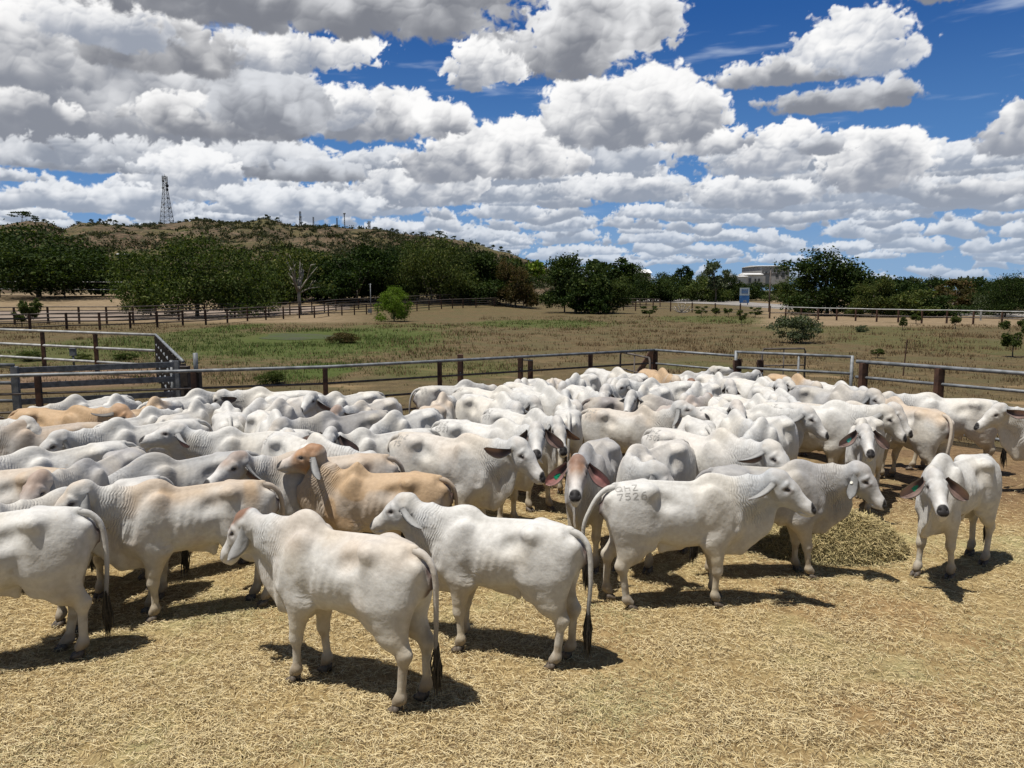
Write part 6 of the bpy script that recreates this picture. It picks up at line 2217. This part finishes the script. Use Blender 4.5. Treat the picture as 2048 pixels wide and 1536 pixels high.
# left back
C((220, 841), (362, 840), 'cream white cow facing left with a wrinkled neck', dict(pitch=-6, head=14, ears=(20, 20), twist=-50, yaw=4))
C((80, 832), (196, 838), 'grey brown cow at the left edge behind the wrinkled necked one', dict(grey=.7, tan=.4, base=(.42, .39, .36), pitch=-4))
C((205, 809), (90, 819), 'orange tan cow facing right with dark grey ears', dict(tan=1, tanall=1.0, base=(.5, .36, .24), pitch=2, yaw=8, face=.8, ears=(55, 75), eardark=.8))
C((-60, 812), (-130, 815), 'white cow looking right by the galvanised gate at far left', dict(pitch=14, yaw=-20, head=-6, ears=(55, 30)))
C((-30, 830), 0, 'blush white cow at the left edge with its face tilted down', dict(pitch=0, tan=.3, yaw=-10))
C((150, 792), 248, 'pale grey cow with its head low in front of the gate', dict(pitch=-16, yaw=-30, head=-10, grey=.25, ears=(40, 0)))
C((228, 792), 85, 'small strip of white back left of the tan rump', dict(pitch=-30), s=.95)
C((298, 800), 84, 'tan and white rump seen from behind next to the orange tan cow', dict(tan=.9, pitch=-20), s=.97)
C((310, 812), 75, 'white rump covered in brand marks, tail curled aside', dict(pitch=-20, tside=-.8, tkick=.02, brand=(['QHZ', '95'], 1)))
C((362, 800), 86, 'grey speckled rump seen from behind beside the brand covered one', dict(grey=.25, pitch=-20))
C((395, 778), 62, 'smooth white back close to the corner post', dict(pitch=-30))
C((470, 778), (418, 788), 'fawn backed cow just right of the corner post', dict(tan=.6, grey=.3, pitch=-30))
C((517, 775), 186, 'white cow with its ear swept back nearest the rail at left', dict(pitch=-8, head=8, ears=(50, 65), twist=10, eardark=.6))
C((434, 800), 112, 'big cream rump with the tail hanging to the right', dict(pitch=-30, tside=-.3, fat=1.06))
C((560, 828), (520, 820), 'white rump with smudged brand behind the dark smoky cow', dict(pitch=-20, brand=(['QZ', '52'], -1)))
C((525, 795), (600, 781), 'long white back in the left rear of the herd', dict(pitch=-30))
C((500, 806), (572, 797), 'second long cream back just in front of the rearmost white one', dict(pitch=-30, tan=.15))
C((625, 790), (560, 803), 'grey white cow with a dark ear above the dark smoky one', dict(pitch=-14, grey=.3, ears=(40, 50), eardark=.5))
C((664, 782), 232, 'white faced cow looking at the camera above the others', dict(pitch=12, yaw=24, head=8, ears=(58, 10)))
C((681, 808), (800, 790), 'white cow with a tan poll and black ear facing left', dict(pitch=0, head=0, tan=.2, rust=.6, ears=(50, 60), twist=10, eardark=.6))


# nobody stands inside a neighbour or in the rails: ease the bodies apart
def pen_sd(x, y):
    out = []
    for a, c in ((PEN_L[1], PEN_L[4]), (PEN_R[0], PEN_R[3])):
        nx_, ny_ = -(c.y - a.y), (c.x - a.x); l = math.hypot(nx_, ny_)
        out.append((((x - a.x) * nx_ + (y - a.y) * ny_) / l, nx_ / l, ny_ / l))
    return out
nP = len(PLACE)
pos_ = np.array([[q[0], q[1]] for q in PLACE]); hd_ = np.array([[math.cos(q[2]), math.sin(q[2])] for q in PLACE])
sc_ = np.array([q[5] for q in PLACE]); mv_ = np.array([q[6] for q in PLACE])
tt_ = np.linspace(-.62, .52, 9)
for it in range(120):
    pts_ = pos_[:, None] + hd_[:, None] * (tt_[None, :, None] * sc_[:, None, None])
    push = np.zeros_like(pos_)
    for i in range(nP):
        for j in range(i):
            if abs(pos_[i] - pos_[j]).max() > 1.6: continue
            dd = pts_[i][:, None] - pts_[j][None]
            L2 = np.hypot(dd[..., 0], dd[..., 1]); k2 = np.unravel_index(L2.argmin(), L2.shape)
            need = .42
            if L2[k2] < need and mv_[i] + mv_[j] > 0:
                u_ = dd[k2] / L2[k2] if L2[k2] > .05 else (pos_[i] - pos_[j]) / (np.linalg.norm(pos_[i] - pos_[j]) + 1e-6)
                f_ = (need - L2[k2]) * .45
                push[i] += u_ * f_ * mv_[i] / (mv_[i] + mv_[j]) * 1.2
                push[j] -= u_ * f_ * mv_[j] / (mv_[i] + mv_[j]) * 1.2
        for q in (0, -1):
            for dist_, nx_, ny_ in pen_sd(*pts_[i][q]):
                if dist_ > -.45 and mv_[i]:
                    push[i] -= np.array([nx_, ny_]) * (dist_ + .45) * .5
    pos_ += np.clip(push, -.12, .12)
for q, (x_, y_) in zip(PLACE, pos_):
    make_cow((float(x_), float(y_), 0), q[2], q[3], q[4], q[5])
